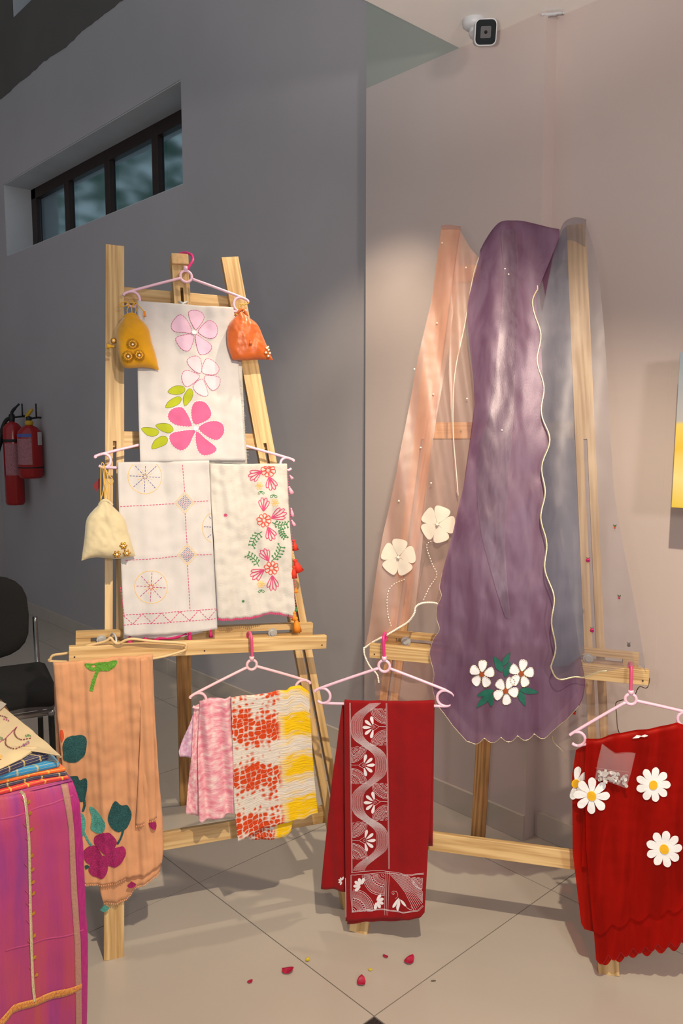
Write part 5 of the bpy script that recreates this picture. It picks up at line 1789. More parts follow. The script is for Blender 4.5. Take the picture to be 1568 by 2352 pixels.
# single sheer layer hanging behind the tray
sB4 = Sheet(fr2, lambda z: E2.leg(z) + .050, folds((.007, .12, .1, 0), nz=.004))
cloth('rear_fall', t, sB4, [(862, 1480), (1000, 1490)], [(1000, 1490), (1000, 1620), (985, 1700)], [(862, 1620), (920, 1690), (985, 1700)], [(862, 1480), (858, 1560), (862, 1620)], M['pinkorg_t'], 24, 24, 0)

# purple dupatta over the mast
sPz = drape(.055, .150, .86)
def pd(x, z):
    c = .33 + .0
    k = max(0, min(1, (2.1 - z) / 1.2))
    s = (.016 - .007 * k) * math.sin(2 * math.pi * (x - .36) / (.15 + .20 * k) + 1.9)
    s += (.003 + .004 * k) * noise.noise((x * 12, z * 5, 2)) + (.0015 + .003 * k) * noise.noise((x * 26 + z * 6, z * 13, 7)) + .0015 * noise.noise((x * 60, z * 30, 3)) * k
    return s
sU = Sheet(fr2, sPz, pd)
t = thing('dupatta', 'purple organza dupatta with white painted flowers hanging down the right easel', 'cloth', sU.at((1170, 540)), 'sheer cloths on the right easel')
topu = sm([(1100, 590), (1112, 568), (1132, 542), (1150, 528), (1175, 524), (1200, 522), (1235, 530), (1262, 540), (1284, 546)], 4)
lu = sm([(1100, 590), (1086, 640), (1072, 700), (1075, 770), (1084, 850), (1090, 930), (1078, 1030), (1068, 1100), (1055, 1153), (1035, 1241), (1015, 1315)], 3)
sl = [(1015, 1315), (1008, 1350), (1013, 1369), (1002, 1395), (1001, 1423), (1008, 1448), (994, 1470), (985, 1505), (996, 1548), (992, 1580), (1003, 1619)]
lu2 = lu[:-1] + sm(sl, 3)
ru = sm([(1284, 546), (1262, 600), (1232, 680), (1240, 760), (1246, 860), (1258, 960), (1262, 1050), (1268, 1120), (1285, 1220), (1300, 1300), (1312, 1370), (1322, 1440), (1330, 1500), (1342, 1560), (1338, 1600), (1329, 1620)], 3)
bu = [(1003, 1619), (1040, 1665), (1074, 1700)] + scal(1074, 1694, 1265, 1686, 5, 13)[1:] + [(1300, 1655), (1329, 1620)]
cloth('fabric', t, sU, topu, ru, bu, lu2, M['purple'], 70, 140, 0, over=(.55, .05))
strokes('gold_piping', t, sU, [sm(sl, 3), bu], .0015, M['sequin'], off=.002)
strokes('edge_piping', t, sU, [ru[-14:]], .0018, M['purple_back'], off=.002)
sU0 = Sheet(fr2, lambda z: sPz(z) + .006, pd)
cloth('sheen_strip', t, sU0, sm([(1150, 533), (1168, 529), (1187, 528)], 3), sm([(1187, 528), (1190, 700), (1183, 860), (1176, 1000), (1166, 1120), (1160, 1260), (1172, 1420)], 4), [(1160, 1416), (1166, 1420), (1172, 1420)],
      sm([(1150, 533), (1156, 640), (1144, 790), (1126, 930), (1096, 1060), (1102, 1200), (1128, 1310), (1160, 1416)], 4), M['purple_sheen'], 20, 90, 0)  # overlaid strip: highlight along the central fold, painted as lighter cloth
# turned-under corners show a second layer
sU2 = Sheet(fr2, lambda z: sPz(z) - .010, pd)
cloth('inner_layer', t, sU2, [(1105, 600), (1190, 560), (1275, 560)], [(1275, 560), (1240, 740), (1255, 950), (1258, 1100), (1290, 1300), (1318, 1480), (1325, 1590)],
      [(1010, 1590), (1090, 1680), (1160, 1690), (1250, 1680), (1325, 1590)], [(1105, 600), (1080, 760), (1090, 930), (1060, 1150), (1020, 1320), (1010, 1590)], M['purple_back'], 40, 70, 0)
C6 = crop(800, 1080, 768 / 1568)
for c, rot in (((627, 950), -85), ((810, 955), -78), ((738, 1030), -60)):
    e = None
    c = C6([c])[0]
    for k in range(5):
        a = math.radians(rot + 72 * k)
        r = 29
        f_ = lambda rr, w: (c[0] + rr * math.cos(a) - w * math.sin(a), c[1] + 1.1 * (rr * math.sin(a) + w * math.cos(a)))
        q = [f_(r * .22, -r * .10), f_(r * .6, -r * .32), f_(r * .9, -r * .30), f_(r, 0), f_(r * .9, r * .30), f_(r * .6, r * .32), f_(r * .22, r * .10)]
        o = motif('painted_flower' if e is None else 'petal', e or t, sU, q, M['paintwhite'], off=.003, th=.002)
        e = e or o
        qq = sm(q, 4, True)
        strokes('sequin_outline', e, sU, [qq + [qq[0]]], .0026, M['sequin'], (.003, .003), off=.0045)
    motif('flower_centre', e, sU, [(c[0] + 6 * math.cos(a * .628), c[1] + 6 * math.sin(a * .628)) for a in range(10)], M['rust'], off=.006, th=.003)
for a, b_, w in (((722, 940), (685, 868), 17), ((724, 912), (758, 853), 13), ((735, 965), (757, 895), 15), ((682, 1026), (604, 1052), 15), ((662, 1048), (602, 1106), 14), ((662, 1034), (672, 1102), 17), ((803, 1030), (890, 1045), 14), ((800, 1035), (830, 1106), 15)):
    dx, dy = b_[0] - a[0], b_[1] - a[1]
    l = math.hypot(dx, dy)
    nx, ny = -dy / l * w, dx / l * w
    motif('painted_leaf', t, sU, C6([a, (a[0] + dx * .35 + nx, a[1] + dy * .35 + ny), (a[0] + dx * .7 + nx * .7, a[1] + dy * .7 + ny * .7), b_, (a[0] + dx * .7 - nx * .7, a[1] + dy * .7 - ny * .7), (a[0] + dx * .35 - nx, a[1] + dy * .35 - ny)]), M['leafgreen'], off=.003)
for p in ((1168, 632), (1153, 988), (1160, 620)):
    mk('bead', *lathe_geo(sU.at(p, .004), fr2.n, [(.0002, -.002), (.0026, -.001), (.003, 0), (.0022, .002), (.0002, .003)], 8), M['pearl'], t)
# faint flowers of the rear fall showing through
sU3 = Sheet(fr2, lambda z: sPz(z) - .03)
for c in ((1212, 950), (1228, 915), (1190, 965)):
    e = None
    for k in range(5):
        a = math.radians(-60 + 72 * k)
        r = 17
        f_ = lambda rr, w: (c[0] + rr * math.cos(a) - w * math.sin(a), c[1] + rr * math.sin(a) + w * math.cos(a))
        o = motif('painted_flower' if e is None else 'petal', e or t, sU3, [f_(3, -2), f_(10, -5), f_(16, -4), f_(17, 0), f_(16, 4), f_(10, 5), f_(3, 2)], M['whiteorg'], off=.0, rings=1)
        e = e or o

# grey dupatta over the right leg
gz = drape(.028, .168, .86)
sW = Sheet(fr2, gz, folds((.006, .15, -.05, .9), nz=.005, ns=8))
t = thing('dupatta', 'pale grey organza dupatta with gold wavy trim over the right leg', 'cloth', sW.at((1320, 516)), 'sheer cloths on the right easel')
trim = []
base = [(1283, 545), (1262, 600), (1228, 672), (1232, 720), (1238, 800), (1242, 880), (1250, 960), (1256, 1020), (1246, 1100), (1247, 1180), (1250, 1260), (1262, 1340), (1272, 1420), (1270, 1480), (1268, 1530)]
for i, (x, y) in enumerate(sm(base, 8)):
    w = 0 if y < 660 else 6
    trim.append((x + w * math.sin(2 * math.pi * (y - 660) / 120 + 2.2), y))
lowt = sm([trim[-1], (1274, 1552), (1290, 1561), (1320, 1556), (1342, 1556), (1372, 1542), (1400, 1538), (1430, 1533), (1470, 1528), (1483, 1546)], 4)
rightw = sm([(1346, 516), (1368, 590), (1382, 700), (1394, 860), (1404, 1040), (1414, 1160), (1436, 1280), (1456, 1380), (1472, 1470), (1483, 1546)], 4)
cloth('fabric', t, sW, sm([(1283, 545), (1296, 520), (1320, 511), (1346, 516)], 4), rightw, lowt, trim, M['greyorg'], 50, 120, 0, over=(.45, .035))
strokes('sequin_trim', t, sW, [trim[14:], lowt[:24]], .0038, M['sequin'], off=.004, step=.003)
strokes('edge_piping', t, sW, [lowt[22:]], .002, M['greyorg'], off=.002)
sW0 = Sheet(fr2, lambda z: gz(z) - .006, sW.disp)
cloth('inner_fold', t, sW0, [(1285, 552), (1292, 528), (1300, 520)], [(1300, 520), (1312, 800), (1318, 1000), (1330, 1250), (1342, 1500)], [(1276, 1540), (1310, 1536), (1342, 1500)], [(max(x, 1231) + 2, y) for x, y in trim], M['greyorg_d'], 20, 80, 0)
# hanging tail below the tray, with its dark wired edge
sW2 = Sheet(fr2, lambda z: E2.leg(z) + .040, folds((.008, .12, .1, 0), nz=.004))
cloth('rear_fall', t, sW2, [(1300, 1500), (1480, 1530)], [(1480, 1530), (1475, 1580), (1425, 1610), (1412, 1640), (1420, 1690)], [(1250, 1690), (1300, 1720), (1360, 1720), (1420, 1690)], [(1300, 1500), (1285, 1600), (1250, 1690)], M['greyorg_t'], 30, 30, 0)
strokes('edge_piping', t, sW2, [sm([(1491, 1555), (1488, 1572), (1482, 1580), (1468, 1577), (1459, 1596)], 4), sm([(1434, 1607), (1416, 1610), (1413, 1618), (1415, 1636), (1417, 1668), (1425, 1690)], 4)], .0022, M['twig'], off=.004)
strokes('edge_piping', t, Sheet(fr2, lambda z: E2.leg(.5) + .02), [sm([(1268, 1690), (1272, 1705), (1292, 1725), (1300, 1750)], 4)], .0018, M['sequin'], off=.004)
def rosebud(p, s=1.0, mat='magenta', sheet=sW):
    c = sheet.at(p, .005)
    o = mk('rosebud', *merge([lathe_geo(c, fr2.n, [(.0002, -.003), (.004 * s, -.002), (.005 * s, .001), (.003 * s, .003), (.0035 * s, .004), (.0015 * s, .0035)], 10)]), M[mat], t)
    lf = c + ZZ * .006 * s
    mk('bud_leaf', [c + fr2.ex * -.003 + ZZ * .003, c + fr2.ex * -.005 + ZZ * .009, c + ZZ * .006, c + fr2.ex * .004 + ZZ * .009, c + fr2.ex * .003 + ZZ * .003, c + fr2.n * .002 + ZZ * .002], [(0, 1, 2, 5), (5, 2, 3, 4)], M['thread_dkgrn'], o, smooth=False)
rosebud((1350, 1287), 1.1)
rosebud((1359, 1447), 1.1)
rosebud((1421, 1372), .6)
rosebud((1411, 1211), .5, 'tassel_red')
rosebud((1443, 1481), .9, 'twig', Sheet(fr2, lambda z: gz(z) - .05))
rosebud((1319, 1637), .8, 'tassel_red', Sheet(fr2, lambda z: E2.leg(z) + .05))

# ================================================================== table with saree and folded stack
TZ = .760
tc_ = at_z(164, 1798, TZ)
dl = at_z(0, 1838, TZ) - tc_
ft = Frame(tc_, dl)
e_front = ft.ex
e_back = -ft.n
t = thing('display_table', 'table in the left foreground under the pink saree', 'table', tc_ + e_front * .4 + e_back * .3 - ZZ * TZ)
mx_ = lambda c: frame_matrix(c, e_front, ft.n, ZZ)
c0 = ft.w(0, 0, 0)
box('tabletop', (0, 0, 0), (1.0, .60, .03), M['table'], t, bevel=.003, matrix=mx_(ft.w(.515, -.315, TZ - .019)))
for a, b_ in ((.06, -.06), (.97, -.06), (.06, -.57), (.97, -.57)):
    box('leg', (0, 0, 0), (.045, .045, TZ - .034), M['table'], t, bevel=.003, matrix=mx_(ft.w(a, b_, (TZ - .034) / 2)))
def sarp(z):
    k = max(0, min(1, (TZ - z) / .05))
    return -.006 + .014 * math.sqrt(k) + .010 * max(0, TZ - z)
sS = Sheet(ft, sarp, folds((.005, .17, .10, .4), (.002, .07, -.04, 1), nz=.004, ns=8))
t = thing('saree', 'pink and orange shot silk saree with gold beadwork hanging off the table', 'saree', ft.w(.3, 0, TZ))
# x grows leftwards in this frame, so the panel is laid by pixel corners
def pcol(name, x0t, x1t, x0b, x1b, mat, off=0.0, yt=None, nu=30):
    return name
topS = [(-240, 1880), (-100, 1850), (0, 1827), (80, 1812), (150, 1797)]
sar = cloth('fabric', t, sS, topS, [(150, 1797), (170, 1900), (177, 2050), (184, 2160), (187, 2352), (187, 2620)], [(-240, 2700), (-60, 2660), (80, 2640), (187, 2620)], [(-240, 1880), (-240, 2300), (-240, 2700)], M['saree'], 60, 90, .0015)
cloth('border', t, sS, [(150, 1797), (167, 1793)], [(167, 1793), (182, 1840), (190, 1940), (196, 2080), (201, 2160), (199, 2352), (198, 2620)], [(187, 2620), (198, 2620)], [(150, 1797), (170, 1900), (177, 2050), (184, 2160), (187, 2352), (187, 2620)], M['saree_border'], 6, 90, .0015)
# the part lying on the table top
V, Fc, U = [], [], []
for j in range(3):
    for i in range(31):
        x = -.004 + i * .9 / 30
        V.append(ft.w(x, -.006 - j * .09, TZ - .0005 + .0016))
        U.append((1 - i / 30, 1 + j * .05))
for j in range(2):
    for i in range(30):
        Fc.append((j * 31 + i, j * 31 + i + 1, (j + 1) * 31 + i + 1, (j + 1) * 31 + i))
mk('top_fold', V, Fc, M['saree'], t, uvs=U, solid=.001)
cloth('zari_stripe', t, sS, [(140, 1803), (156, 1800)], [(156, 1800), (170, 1900), (176, 2050), (183, 2160), (186, 2352), (186, 2620)], [(172, 2622), (185, 2620)], [(140, 1803), (158, 1905), (162, 2050), (169, 2160), (172, 2352), (172, 2622)], M['zari'], 4, 90, .0008, off=.0018)
cloth('zari_band', t, sS, [(-20, 2352), (30, 2308), (85, 2294), (140, 2272), (186, 2254)], [(186, 2254), (186, 2266)], [(-20, 2376), (30, 2326), (85, 2311), (140, 2290), (186, 2266)], [(-20, 2352), (-20, 2376)], M['zari_gold'], 30, 3, .0008, off=.002)
bl = sm([(44, 1814), (55, 1826), (60, 1860), (66, 1930), (68, 2010), (70, 2100), (73, 2190), (76, 2260), (80, 2300)], 6)
strokes('beaded_line', t, sS, [bl], .0055, M['sequin'], off=.004, step=.003)
for k, (x, y) in enumerate(((50, 1835), (66, 1842), (69, 1868), (56, 1894), (72, 1905), (61, 1926), (73, 1965), (58, 1984), (75, 1997), (76, 2026), (60, 2046), (77, 2052), (62, 2075), (77, 2098), (63, 2115), (79, 2150), (66, 2163), (80, 2200), (84, 2240), (70, 2225))):
    sg = 1 if x > 62 + k * .5 else -1
    motif('sequin_leaf', t, sS, [(x - sg * 4, y + 4), (x - 2, y - 3), (x + sg * 3, y - 5), (x + 3, y + 2)], M['gold'], off=.003, rings=1, th=.001)
for q in (([(0, 1880), (60, 1866), (120, 1848), (168, 1828)]), ([(12, 2182), (70, 2170), (130, 2155), (190, 2134)])):
    strokes('pressed_crease', t, sS, [q], .0035, M['saree'], off=.0022)

# folded stack lying on the saree
def slab(name, label, z0, th, pts, mat, cat='cloth', wav=.002, lip=True):
    """a folded cloth: rounded wavy edge all round, flat top; pts are its outline on the table, right tip first"""
    t = thing(name, label, cat, at_z(pts[0][0], pts[0][1], z0), 'folded cloths stacked on the table')
    q = [at_z(x, y, z0) for x, y in pts]
    out = []
    U = []
    n = 16
    for a, b_ in zip(q, q[1:] + q[:1]):
        for k in range(n):
            out.append(a.lerp(b_, k / n))
    N = len(out)
    cx = sum(out, Vector()) / N
    V, Fc, UV = [], [], []
    L = 0
    lev = [(.988, 0), (1.0, .22), (1.003, .5), (1.0, .78), (.988, 1.0), (.5, 1.0), (.02, 1.0)]
    for k, (s, h) in enumerate(lev):
        L = 0
        for i, p in enumerate(out):
            if i:
                L += (out[i] - out[i - 1]).length
            w = wav * noise.noise((L * 22, k * 1.5 if k < 5 else 7.5, z0 * 100))
            zz = z0 + th * h + (wav * .6 * noise.noise((L * 14, 0, z0 * 60)) if h > 0 else 0)
            pp = cx + (p - cx) * s
            V.append(Vector((pp.x, pp.y, zz)) + (p - cx).normalized() * w)
            UV.append((L * 2.2, h if k < 5 else 1 + (1 - s) * 8))
    for k in range(len(lev) - 1):
        for i in range(N):
            Fc.append((k * N + i, k * N + (i + 1) % N, (k + 1) * N + (i + 1) % N, (k + 1) * N + i))
    mk('folds', V, Fc, mat, t, uvs=UV)
    return t
zz0 = TZ + .003
back = [(-30, 1690), (-140, 1720), (-330, 1900)]
slab('folded_cloth', 'red gold-dotted folded cloth, lowest of the stack on the table', zz0, .007, [(158, 1790), (128, 1760), (-20, 1642), (-300, 1700), (-300, 1880), (0, 1826), (76, 1806)], M['redfold'])
slab('folded_cloth', 'dark navy folded cloth between red and orange ones in the stack', zz0 + .0075, .008, [(154, 1781), (124, 1752), (-20, 1634), (-300, 1690), (-300, 1870), (0, 1812), (76, 1793)], M['navy'])
slab('folded_cloth', 'bright orange folded cloth under the turquoise one in the stack', zz0 + .016, .008, [(150, 1772), (120, 1744), (-20, 1626), (-300, 1680), (-300, 1860), (0, 1802), (76, 1784)], M['orange'])
slab('folded_cloth', 'turquoise folded cloth with gold checks in the middle of the stack', zz0 + .0245, .013, [(137, 1762), (112, 1738), (-20, 1622), (-300, 1670), (-300, 1850), (0, 1794), (64, 1778)], M['blue'], wav=.003)
slab('folded_cloth', 'navy folded cloth with gold checks just below the cream one', zz0 + .038, .013, [(112, 1745), (98, 1730), (-20, 1612), (-300, 1660), (-300, 1840), (0, 1784), (54, 1762)], M['navy'], wav=.003)
zc = zz0 + .0515
t = slab('folded_cloth', 'cream embroidered silk cloth on top of the folded stack', zc, .005, [(141, 1741), (112, 1714), (-20, 1604), (-300, 1640), (-300, 1850), (0, 1768), (50, 1744), (88, 1720), (116, 1732)], M['cream_silk'])
C7 = crop(0, 1600, 240 / 1568)
ztop_ = zc + .0062
class Flat:
    """drawing surface lying on the top of the stack"""
    def px(s, p):
        P = at_z(p[0], p[1], ztop_)
        return (P.x, P.y)
    def pt(s, xz, off=0.0):
        return Vector((xz[0], xz[1], ztop_ + off))
    def at(s, p, off=0.0):
        return s.pt(s.px(p), off)
sF = Flat()
strokes('embroidered_vine', t, sF, [C7(sm([(240, 470), (215, 540), (250, 610), (320, 650), (400, 640), (480, 625)], 5)), C7(sm([(90, 640), (85, 710), (140, 765), (230, 785), (310, 755)], 5)), C7([(0, 290), (60, 300), (120, 330)])], .003, M['maroon'], (.004, .002), off=.002)
strokes('embroidered_vine', t, sF, [C7(sm([(0, 680), (70, 640), (140, 570), (210, 500), (260, 455)], 5)), C7([(310, 755), (380, 730), (450, 690)]), C7([(55, 340), (100, 350), (150, 370)])], .003, M['thread_plum'], (.005, .002), off=.002)
for l_ in ([C7([(0, 610), (50, 630)]), C7([(10, 640), (50, 650)])], [C7([(375, 590), (430, 575), (470, 600)]), C7([(390, 605), (440, 595)])]):
    strokes('embroidered_leaf', t, sF, l_, .003, M['thread_grn'], (.003, .001), off=.002)
strokes('embroidered_spot', t, sF, [C7([(0, 890), (15, 920), (5, 950)]), C7([(5, 880), (20, 905)])], .005, M['thread_yel'], off=.002)
strokes('embroidered_leaf', t, sF, [C7([(340, 740), (360, 710)]), C7([(360, 745), (390, 700)]), C7([(400, 690), (440, 670)])], .003, M['thread_navy'], (.003, .001), off=.002)
# loose thread end of the stack's wrapper at the frame edge
t = thing('fabric_offcut', 'grey frayed fabric end on the cream cloth at the left edge', 'cloth', at_z(4, 1622, zc + .012))
V = [at_z(x, y, zc + .008 + d) for d in (0, .003) for x, y in ((-20, 1606), (6, 1612), (15, 1617), (6, 1626), (-4, 1634), (-25, 1636))]
mk('folds', V, [tuple(range(6))[::-1], tuple(range(6, 12))] + [(i, (i + 1) % 6, 6 + (i + 1) % 6, 6 + i) for i in range(6)], M['skirt'], t, smooth=False)

# ================================================================== chair behind the table
cs = at_z(118, 1572, .47)
vd = (cs - CAM)
vd.z = 0
vd.normalize()
# the chair faces right-forward: its right front corner is the visible one
fc_ = (RH * .45 - FH * .89).normalized()      # seat front, towards the lens
cx_ = fc_.cross(ZZ) * -1                      # seat right-hand side in the picture
t = thing('visitor_chair', 'black upholstered chair with chrome frame behind the table', 'chair', Vector((cs.x, cs.y, 0)) - cx_ * .215 - fc_ * .10)
O = ORG[t]
mxc = lambda x, y, z: frame_matrix(O + cx_ * x + fc_ * y + ZZ * z, cx_, fc_, ZZ)
bm = bmesh.new()
add_box(bm, (0, 0, 0), (.47, .46, .075), .035)
so_ = bm_obj('seat', bm, M['black_fab'], t, True, mxc(0, 0, .445))
# backrest: rounded-top padded shell
V, Fc = [], []
nb, na = 14, 24
def back_out(a):
    x = -.03 + .205 * math.copysign(abs(math.cos(a)) ** .7, math.cos(a))
    z = .175 * math.copysign(abs(math.sin(a)) ** .6, math.sin(a))
    return x, z
for side in (0, 1):
    for j in range(6):
        s = [0, .5, .8, .95, 1.0, 1.0][j]
        d = [.032, .031, .028, .020, .010, 0][j] * (1 if side == 0 else -1)
        for i in range(na):
            x, z = back_out(2 * math.pi * i / na)
            V.append(O + cx_ * (x * s) + fc_ * (-.27 + d - .09 * (z * s) - .25 * (x * s) ** 2 * -1) + ZZ * (.675 + z * s))
for side in (0, 1):
    b0 = side * 6 * na
    for j in range(5):
        for i in range(na):
            q = (b0 + j * na + i, b0 + (j + 1) * na + i, b0 + (j + 1) * na + (i + 1) % na, b0 + j * na + (i + 1) % na)
            Fc.append(q if side == 0 else q[::-1])
mk('backrest', V, Fc, M['black_fab'], t)
for sx in (-1, 1):
    bp = lambda y, z: O + cx_ * (sx * .20) + fc_ * y + ZZ * z
    tube('back_support', t, [bp(-.27, .66), bp(-.25, .52), bp(-.20, .43), bp(.0, .41)], .011, M['chrome'], 8, 5)
    tube('leg', t, [bp(.19, .41), bp(.20, .2), bp(.21, .0)], .012, M['black_met'], 8, 4)
    tube('leg', t, [bp(-.19, .41), bp(-.22, .2), bp(-.25, .0)], .012, M['black_met'], 8, 4)
    tube('side_rail', t, [bp(-.22, .395), bp(.22, .395)], .012, M['chrome'], 8, 0)
for y in (-.2, .2):
    tube('cross_rail', t, [O + cx_ * -.2 + fc_ * y + ZZ * .395, O + cx_ * .2 + fc_ * y + ZZ * .395], .012, M['chrome'], 8, 0)
mk('plastic_wrap', [O + cx_ * x + fc_ * y + ZZ * z for x, y, z in ((.238, .22, .44), (.24, -.22, .44), (.243, -.22, .39), (.242, .0, .382), (.240, .22, .39), (.0, .234, .385), (-.2, .234, .39), (-.2, .233, .43), (.0, .233, .43))],
   [(0, 1, 2, 3, 4), (0, 4, 5, 8), (8, 5, 6, 7)], M['poly'], t, smooth=False)

# ================================================================== fire extinguishers on the left wall
def px_at_y(x, y, Y):
    return at_y(x, y, Y)
for kind in (0, 1):
    if kind == 0:
        yw = Y1 - .09
        top, bot = at_y(70, 975, yw), at_y(72, 1098, yw)
        r = 27 * (bot - CAM).dot(FW) / FPX
        t = thing('fire_extinguisher', 'shorter stout red fire extinguisher with yellow valve on the wall', 'extinguisher', bot, 'fire extinguishers on the left wall')
    else:
        yw = Y1 - .10
        top, bot = at_y(36, 968, yw), at_y(36, 1159, yw)
        r = 21 * (bot - CAM).dot(FW) / FPX
        t = thing('fire_extinguisher', 'taller slim red fire extinguisher with black horn, leftmost on wall', 'extinguisher', bot, 'fire extinguishers on the left wall')
    h = top.z - bot.z
    o = Vector((bot.x, bot.y, bot.z))
    mk('cylinder', *lathe_geo(o, ZZ, [(.001, 0), (r * .85, 0), (r, r * .25), (r, h - r * 1.1), (r * .92, h - r * .6), (r * .65, h - r * .25), (r * .3, h - r * .08), (r * .25, h)], 28), M['ext_red'], t)
    face = math.atan2(-o.y, -o.x)      # towards the lens
    def lab(name, a0, a1, z0, z1, mat):
        V, Fc = [], []
        for i in range(9):
            a = face + math.radians(a0 + (a1 - a0) * i / 8)
            for z in (z0, z1):
                V.append(o + Vector((math.cos(a), math.sin(a), 0)) * (r + .001) + ZZ * z)
        Fc = [(2 * i, 2 * i + 2, 2 * i + 3, 2 * i + 1) for i in range(8)]
        mk(name, V, Fc, mat, t)
    if kind == 0:
        lab('label', -75, 8, h * .26, h * .74, M['ext_label'])
        lab('blue_label', -78, 8, h * .77, h * .83, M['ext_blue'])
        lab('sticker', 38, 72, h * .62, h * .86, M['ext_white'])
        mk('band', *lathe_geo(o, ZZ, [(r * 1.001, h * .19), (r * 1.02, h * .195), (r * 1.02, h * .21), (r * 1.001, h * .215)], 28), M['black_rub'], t)
        mk('neck_ring', *lathe_geo(o, ZZ, [(r * .3, h - .005), (r * .34, h), (r * .34, h + .02), (r * .2, h + .03)], 14), M['yellow_pl'], t)
        mk('valve', *lathe_geo(o + ZZ * (h + .025), ZZ, [(.018, 0), (.02, .012), (.02, .03), (.004, .036)], 12), M['black_met'], t)
        tube('lever', t, [o + ZZ * (h + .05) - RH * .02, o + ZZ * (h + .09) + RH * .01, o + ZZ * (h + .11) + RH * .03], [.012, .014, .010], M['yellow_pl'], 8, 4)
        tube('bracket_pin', t, [o + ZZ * (h + .05) + RH * .055, o + ZZ * (h + .15) + RH * .055], .006, M['black_met'], 8, 0)
        tube('bracket_pin', t, [o + ZZ * (h + .06) - RH * .045, o + ZZ * (h + .15) - RH * .045], .006, M['black_met'], 8, 0)
        tube('wall_hook', t, [o + ZZ * (h + .04), o + ZZ * (h + .05) + Vector((0, .06, 0)), o + ZZ * (h + .05) + Vector((0, Y1 - o.y, 0))], .007, M['black_met'], 8, 3)
    else:
        lab('label', -55, 40, h * .36, h * .74, M['ext_label'])
        mk('band', *lathe_geo(o, ZZ, [(r * 1.001, h * .755), (r * 1.02, h * .76), (r * 1.02, h * .785), (r * 1.001, h * .79)], 28), M['black_rub'], t)
        mk('valve', *lathe_geo(o + ZZ * h, ZZ, [(.02, 0), (.022, .02), (.022, .05), (.006, .06)], 12), M['black_met'], t)
        tube('lever', t, [o + ZZ * (h + .05), o + ZZ * (h + .08) + RH * .01, o + ZZ * (h + .13) + RH * .06], [.012, .012, .008], M['black_rub'], 8, 4)
        tube('hose', t, [o + ZZ * (h + .03), o + ZZ * (h + .0) - RH * .05, o + ZZ * (h - .12) - RH * .10], .014, M['black_rub'], 10, 6)
        tube('horn', t, [o + ZZ * (h - .08) - RH * .08, o + ZZ * (h - .22) - RH * .13, o + ZZ * (h - .42) - RH * .19], [.016, .03, .045], M['black_rub'], 12, 6)
        tube('wall_hook', t, [o + ZZ * (h + .03), o + ZZ * (h + .04) + Vector((0, Y1 - o.y, 0))], .007, M['black_met'], 8, 0)

# ================================================================== security camera under the soffit
bpos = at_z(1088, 47, ZC)
lens = bpos + (Vector((CAM.x, CAM.y, bpos.z - .55)) - bpos).normalized() * .0
t = thing('security_camera', 'white bullet security camera on the soffit by the column', 'camera', bpos)
mk('base_plate', *lathe_geo(bpos - ZZ * .022, ZZ, [(.001, -.004), (.028, -.003), (.036, .004), (.038, .014), (.038, .0219)], 24), M['cctv'], t)
bc = at_z(1112, 76, ZC - .085)
dirv = (CAM - bc) 
dirv = (dirv + RH * .30 - ZZ * -.2).normalized()
side = dirv.cross(ZZ).normalized()
upc = side.cross(dirv).normalized()
tube('arm', t, [bpos - ZZ * .018, bpos - ZZ * .045, bc - dirv * .035 + upc * .01], .014, M['cctv'], 10, 4)
def rrect(c, w, h, rad, n=5):
    out = []
    for sx, sy, a0 in ((1, 1, 0), (-1, 1, 90), (-1, -1, 180), (1, -1, 270)):
        for k in range(n + 1):
            a = math.radians(a0 + 90 * k / n)
            out.append(c + side * (sx * (w - rad) + rad * math.cos(a)) + upc * (sy * (h - rad) + rad * math.sin(a)))
    return out
V, Fc = [], []
st = [(-.065, .5), (-.062, .8), (-.045, .92), (.035, 1.0), (.042, 1.0), (.042, .92)]
for d, s in st:
    V += rrect(bc + dirv * d, .034 * s, .037 * s, .016 * s)
n = len(V) // len(st)
for k in range(len(st) - 1):
    for i in range(n):
        Fc.append((k * n + i, k * n + (i + 1) % n, (k + 1) * n + (i + 1) % n, (k + 1) * n + i))
Fc.append(tuple(range(n))[::-1])
mk('housing', V, Fc, M['cctv'], t)
r1 = rrect(bc + dirv * .0405, .0312, .034, .0145)
r2 = rrect(bc + dirv * .034, .0312, .034, .0145)
mk('front_glass', r1 + r2, [tuple(range(n))] + [(i, n + i, n + (i + 1) % n, (i + 1) % n) for i in range(n)], M['cctv_glass'], t, smooth=False)
r1 = rrect(bc + dirv * .0425, .016, .016, .004)
r2 = rrect(bc + dirv * .040, .016, .016, .004)
lo = mk('lens_window', r1 + r2, [tuple(range(n))] + [(i, n + i, n + (i + 1) % n, (i + 1) % n) for i in range(n)], M['cctv_lens'], t, smooth=False)
mk('lens', *lathe_geo(bc + dirv * .0425, dirv, [(.005, 0), (.005, .001), (.0002, .0015)], 12), M['cctv_glass'], lo)

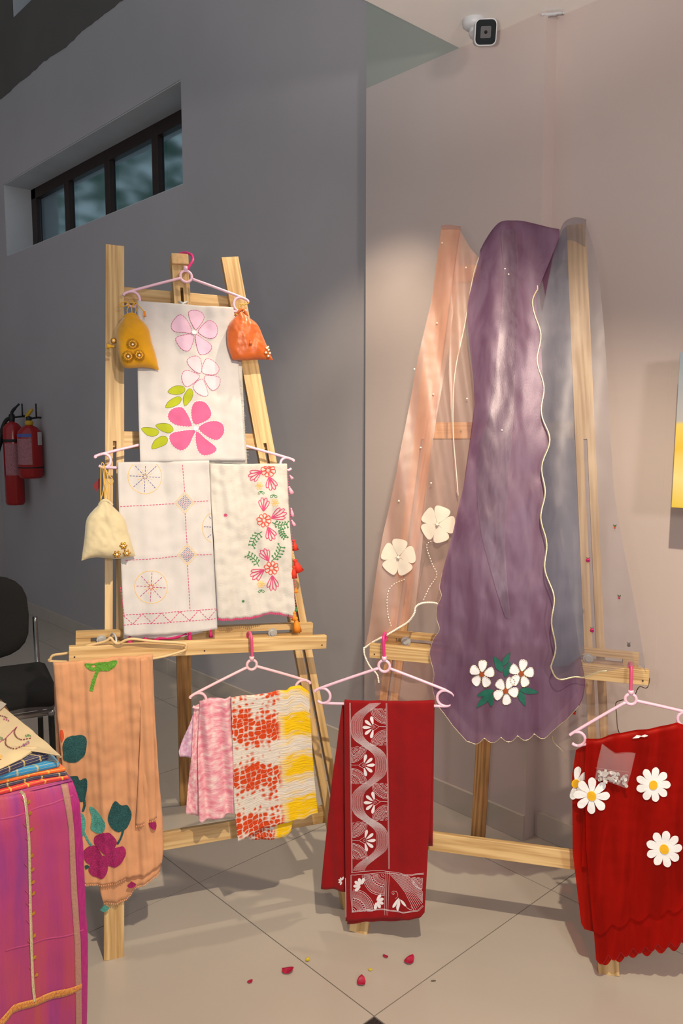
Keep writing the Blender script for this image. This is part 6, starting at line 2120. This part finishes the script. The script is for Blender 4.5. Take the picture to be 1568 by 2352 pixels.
# ================================================================== canvas at the right edge
yc_ = Y1 - .10
a, b_ = at_y(1567, 806, yc_ - .02), at_y(1556, 1165, yc_ - .045)
cw = .50
tl_ = Vector((a.x, yc_ - .0, a.z))
t = thing('painting', 'unframed yellow and grey canvas at the right edge of the wall', 'painting', Vector((a.x + cw / 2, yc_, b_.z)))
hgt = a.z - b_.z
box('canvas', (0, 0, 0), (cw, .028, hgt), M['canvas'], t, bevel=.002, matrix=Matrix.Translation((a.x + cw / 2 - .004, yc_ - .02, (a.z + b_.z) / 2)) @ Matrix.Rotation(math.radians(-.8), 4, 'Y') @ Matrix.Rotation(math.radians(-3), 4, 'X'))
box('stretcher_bar', (0, 0, 0), (cw * .9, .02, .03), M['pine_d'], t, matrix=Matrix.Translation((a.x + cw / 2, yc_ + .01, a.z - .06)))
tube('wall_bracket', t, [Vector((a.x + cw / 2, yc_ + .01, a.z - .06)), Vector((a.x + cw / 2, Y1, a.z - .03))], .006, M['black_met'], 8, 0)

# ================================================================== petals on the floor
for i, (x, y, s, mm, lb) in enumerate(((658, 2232, .017, 'petal', 'large crimson petal on the floor left of the tile joint'), (573, 2256, .008, 'petal', 'tiny red petal, leftmost on the floor'),
                                       (706, 2206, .008, 'petal_y', 'small yellow petal lying beside the left tile joint'), (886, 2198, .008, 'petal', 'tiny crimson petal below the red scarf hem'),
                                       (938, 2210, .017, 'petal', 'curled dark crimson petal, rightmost on the floor'), (829, 2259, .016, 'petal', 'flat bright crimson petal nearest the black inlay'),
                                       (851, 2228, .006, 'petal_y', 'tiny yellow petal between the crimson ones'))):
    c = at_z(x, y, .001)
    t = thing('flower_petal', lb, 'petal', c, 'petals fallen on the floor')
    rr = random.Random(i * 3 + 1)
    ph = rr.uniform(0, 6.28)
    V, Fc = [], []
    n, m = 10, 4
    for j in range(m + 1):
        for k in range(n):
            a = 2 * math.pi * k / n
            r = s * j / m * (.62 + .38 * abs(math.cos(a / 2)) ** .7)
            px_, py_ = r * math.cos(a) * 1.15, r * math.sin(a) * .8
            z = .0012 + (px_ * px_ + .4 * py_ * py_) / s * (.55 if s > .01 else .3) + .0015 * noise.noise((px_ * 90, py_ * 90, i))
            V.append(c + Vector((math.cos(ph) * px_ - math.sin(ph) * py_, math.sin(ph) * px_ + math.cos(ph) * py_, z)))
    for j in range(m):
        for k in range(n):
            Fc.append((j * n + k, j * n + (k + 1) % n, (j + 1) * n + (k + 1) % n, (j + 1) * n + k))
    mk('petal_blade', V, Fc, M[mm], t, solid=.0006)
c = at_z(995, 2253, .002)
t = thing('dry_stem', 'thin dry stem lying on the tile right of the petals', 'stem', c)
tube('stem', t, [c - RH * .006, c + ZZ * .0005, c + RH * .006 + FH * .001], .0012, M['twig'], 6, 3)
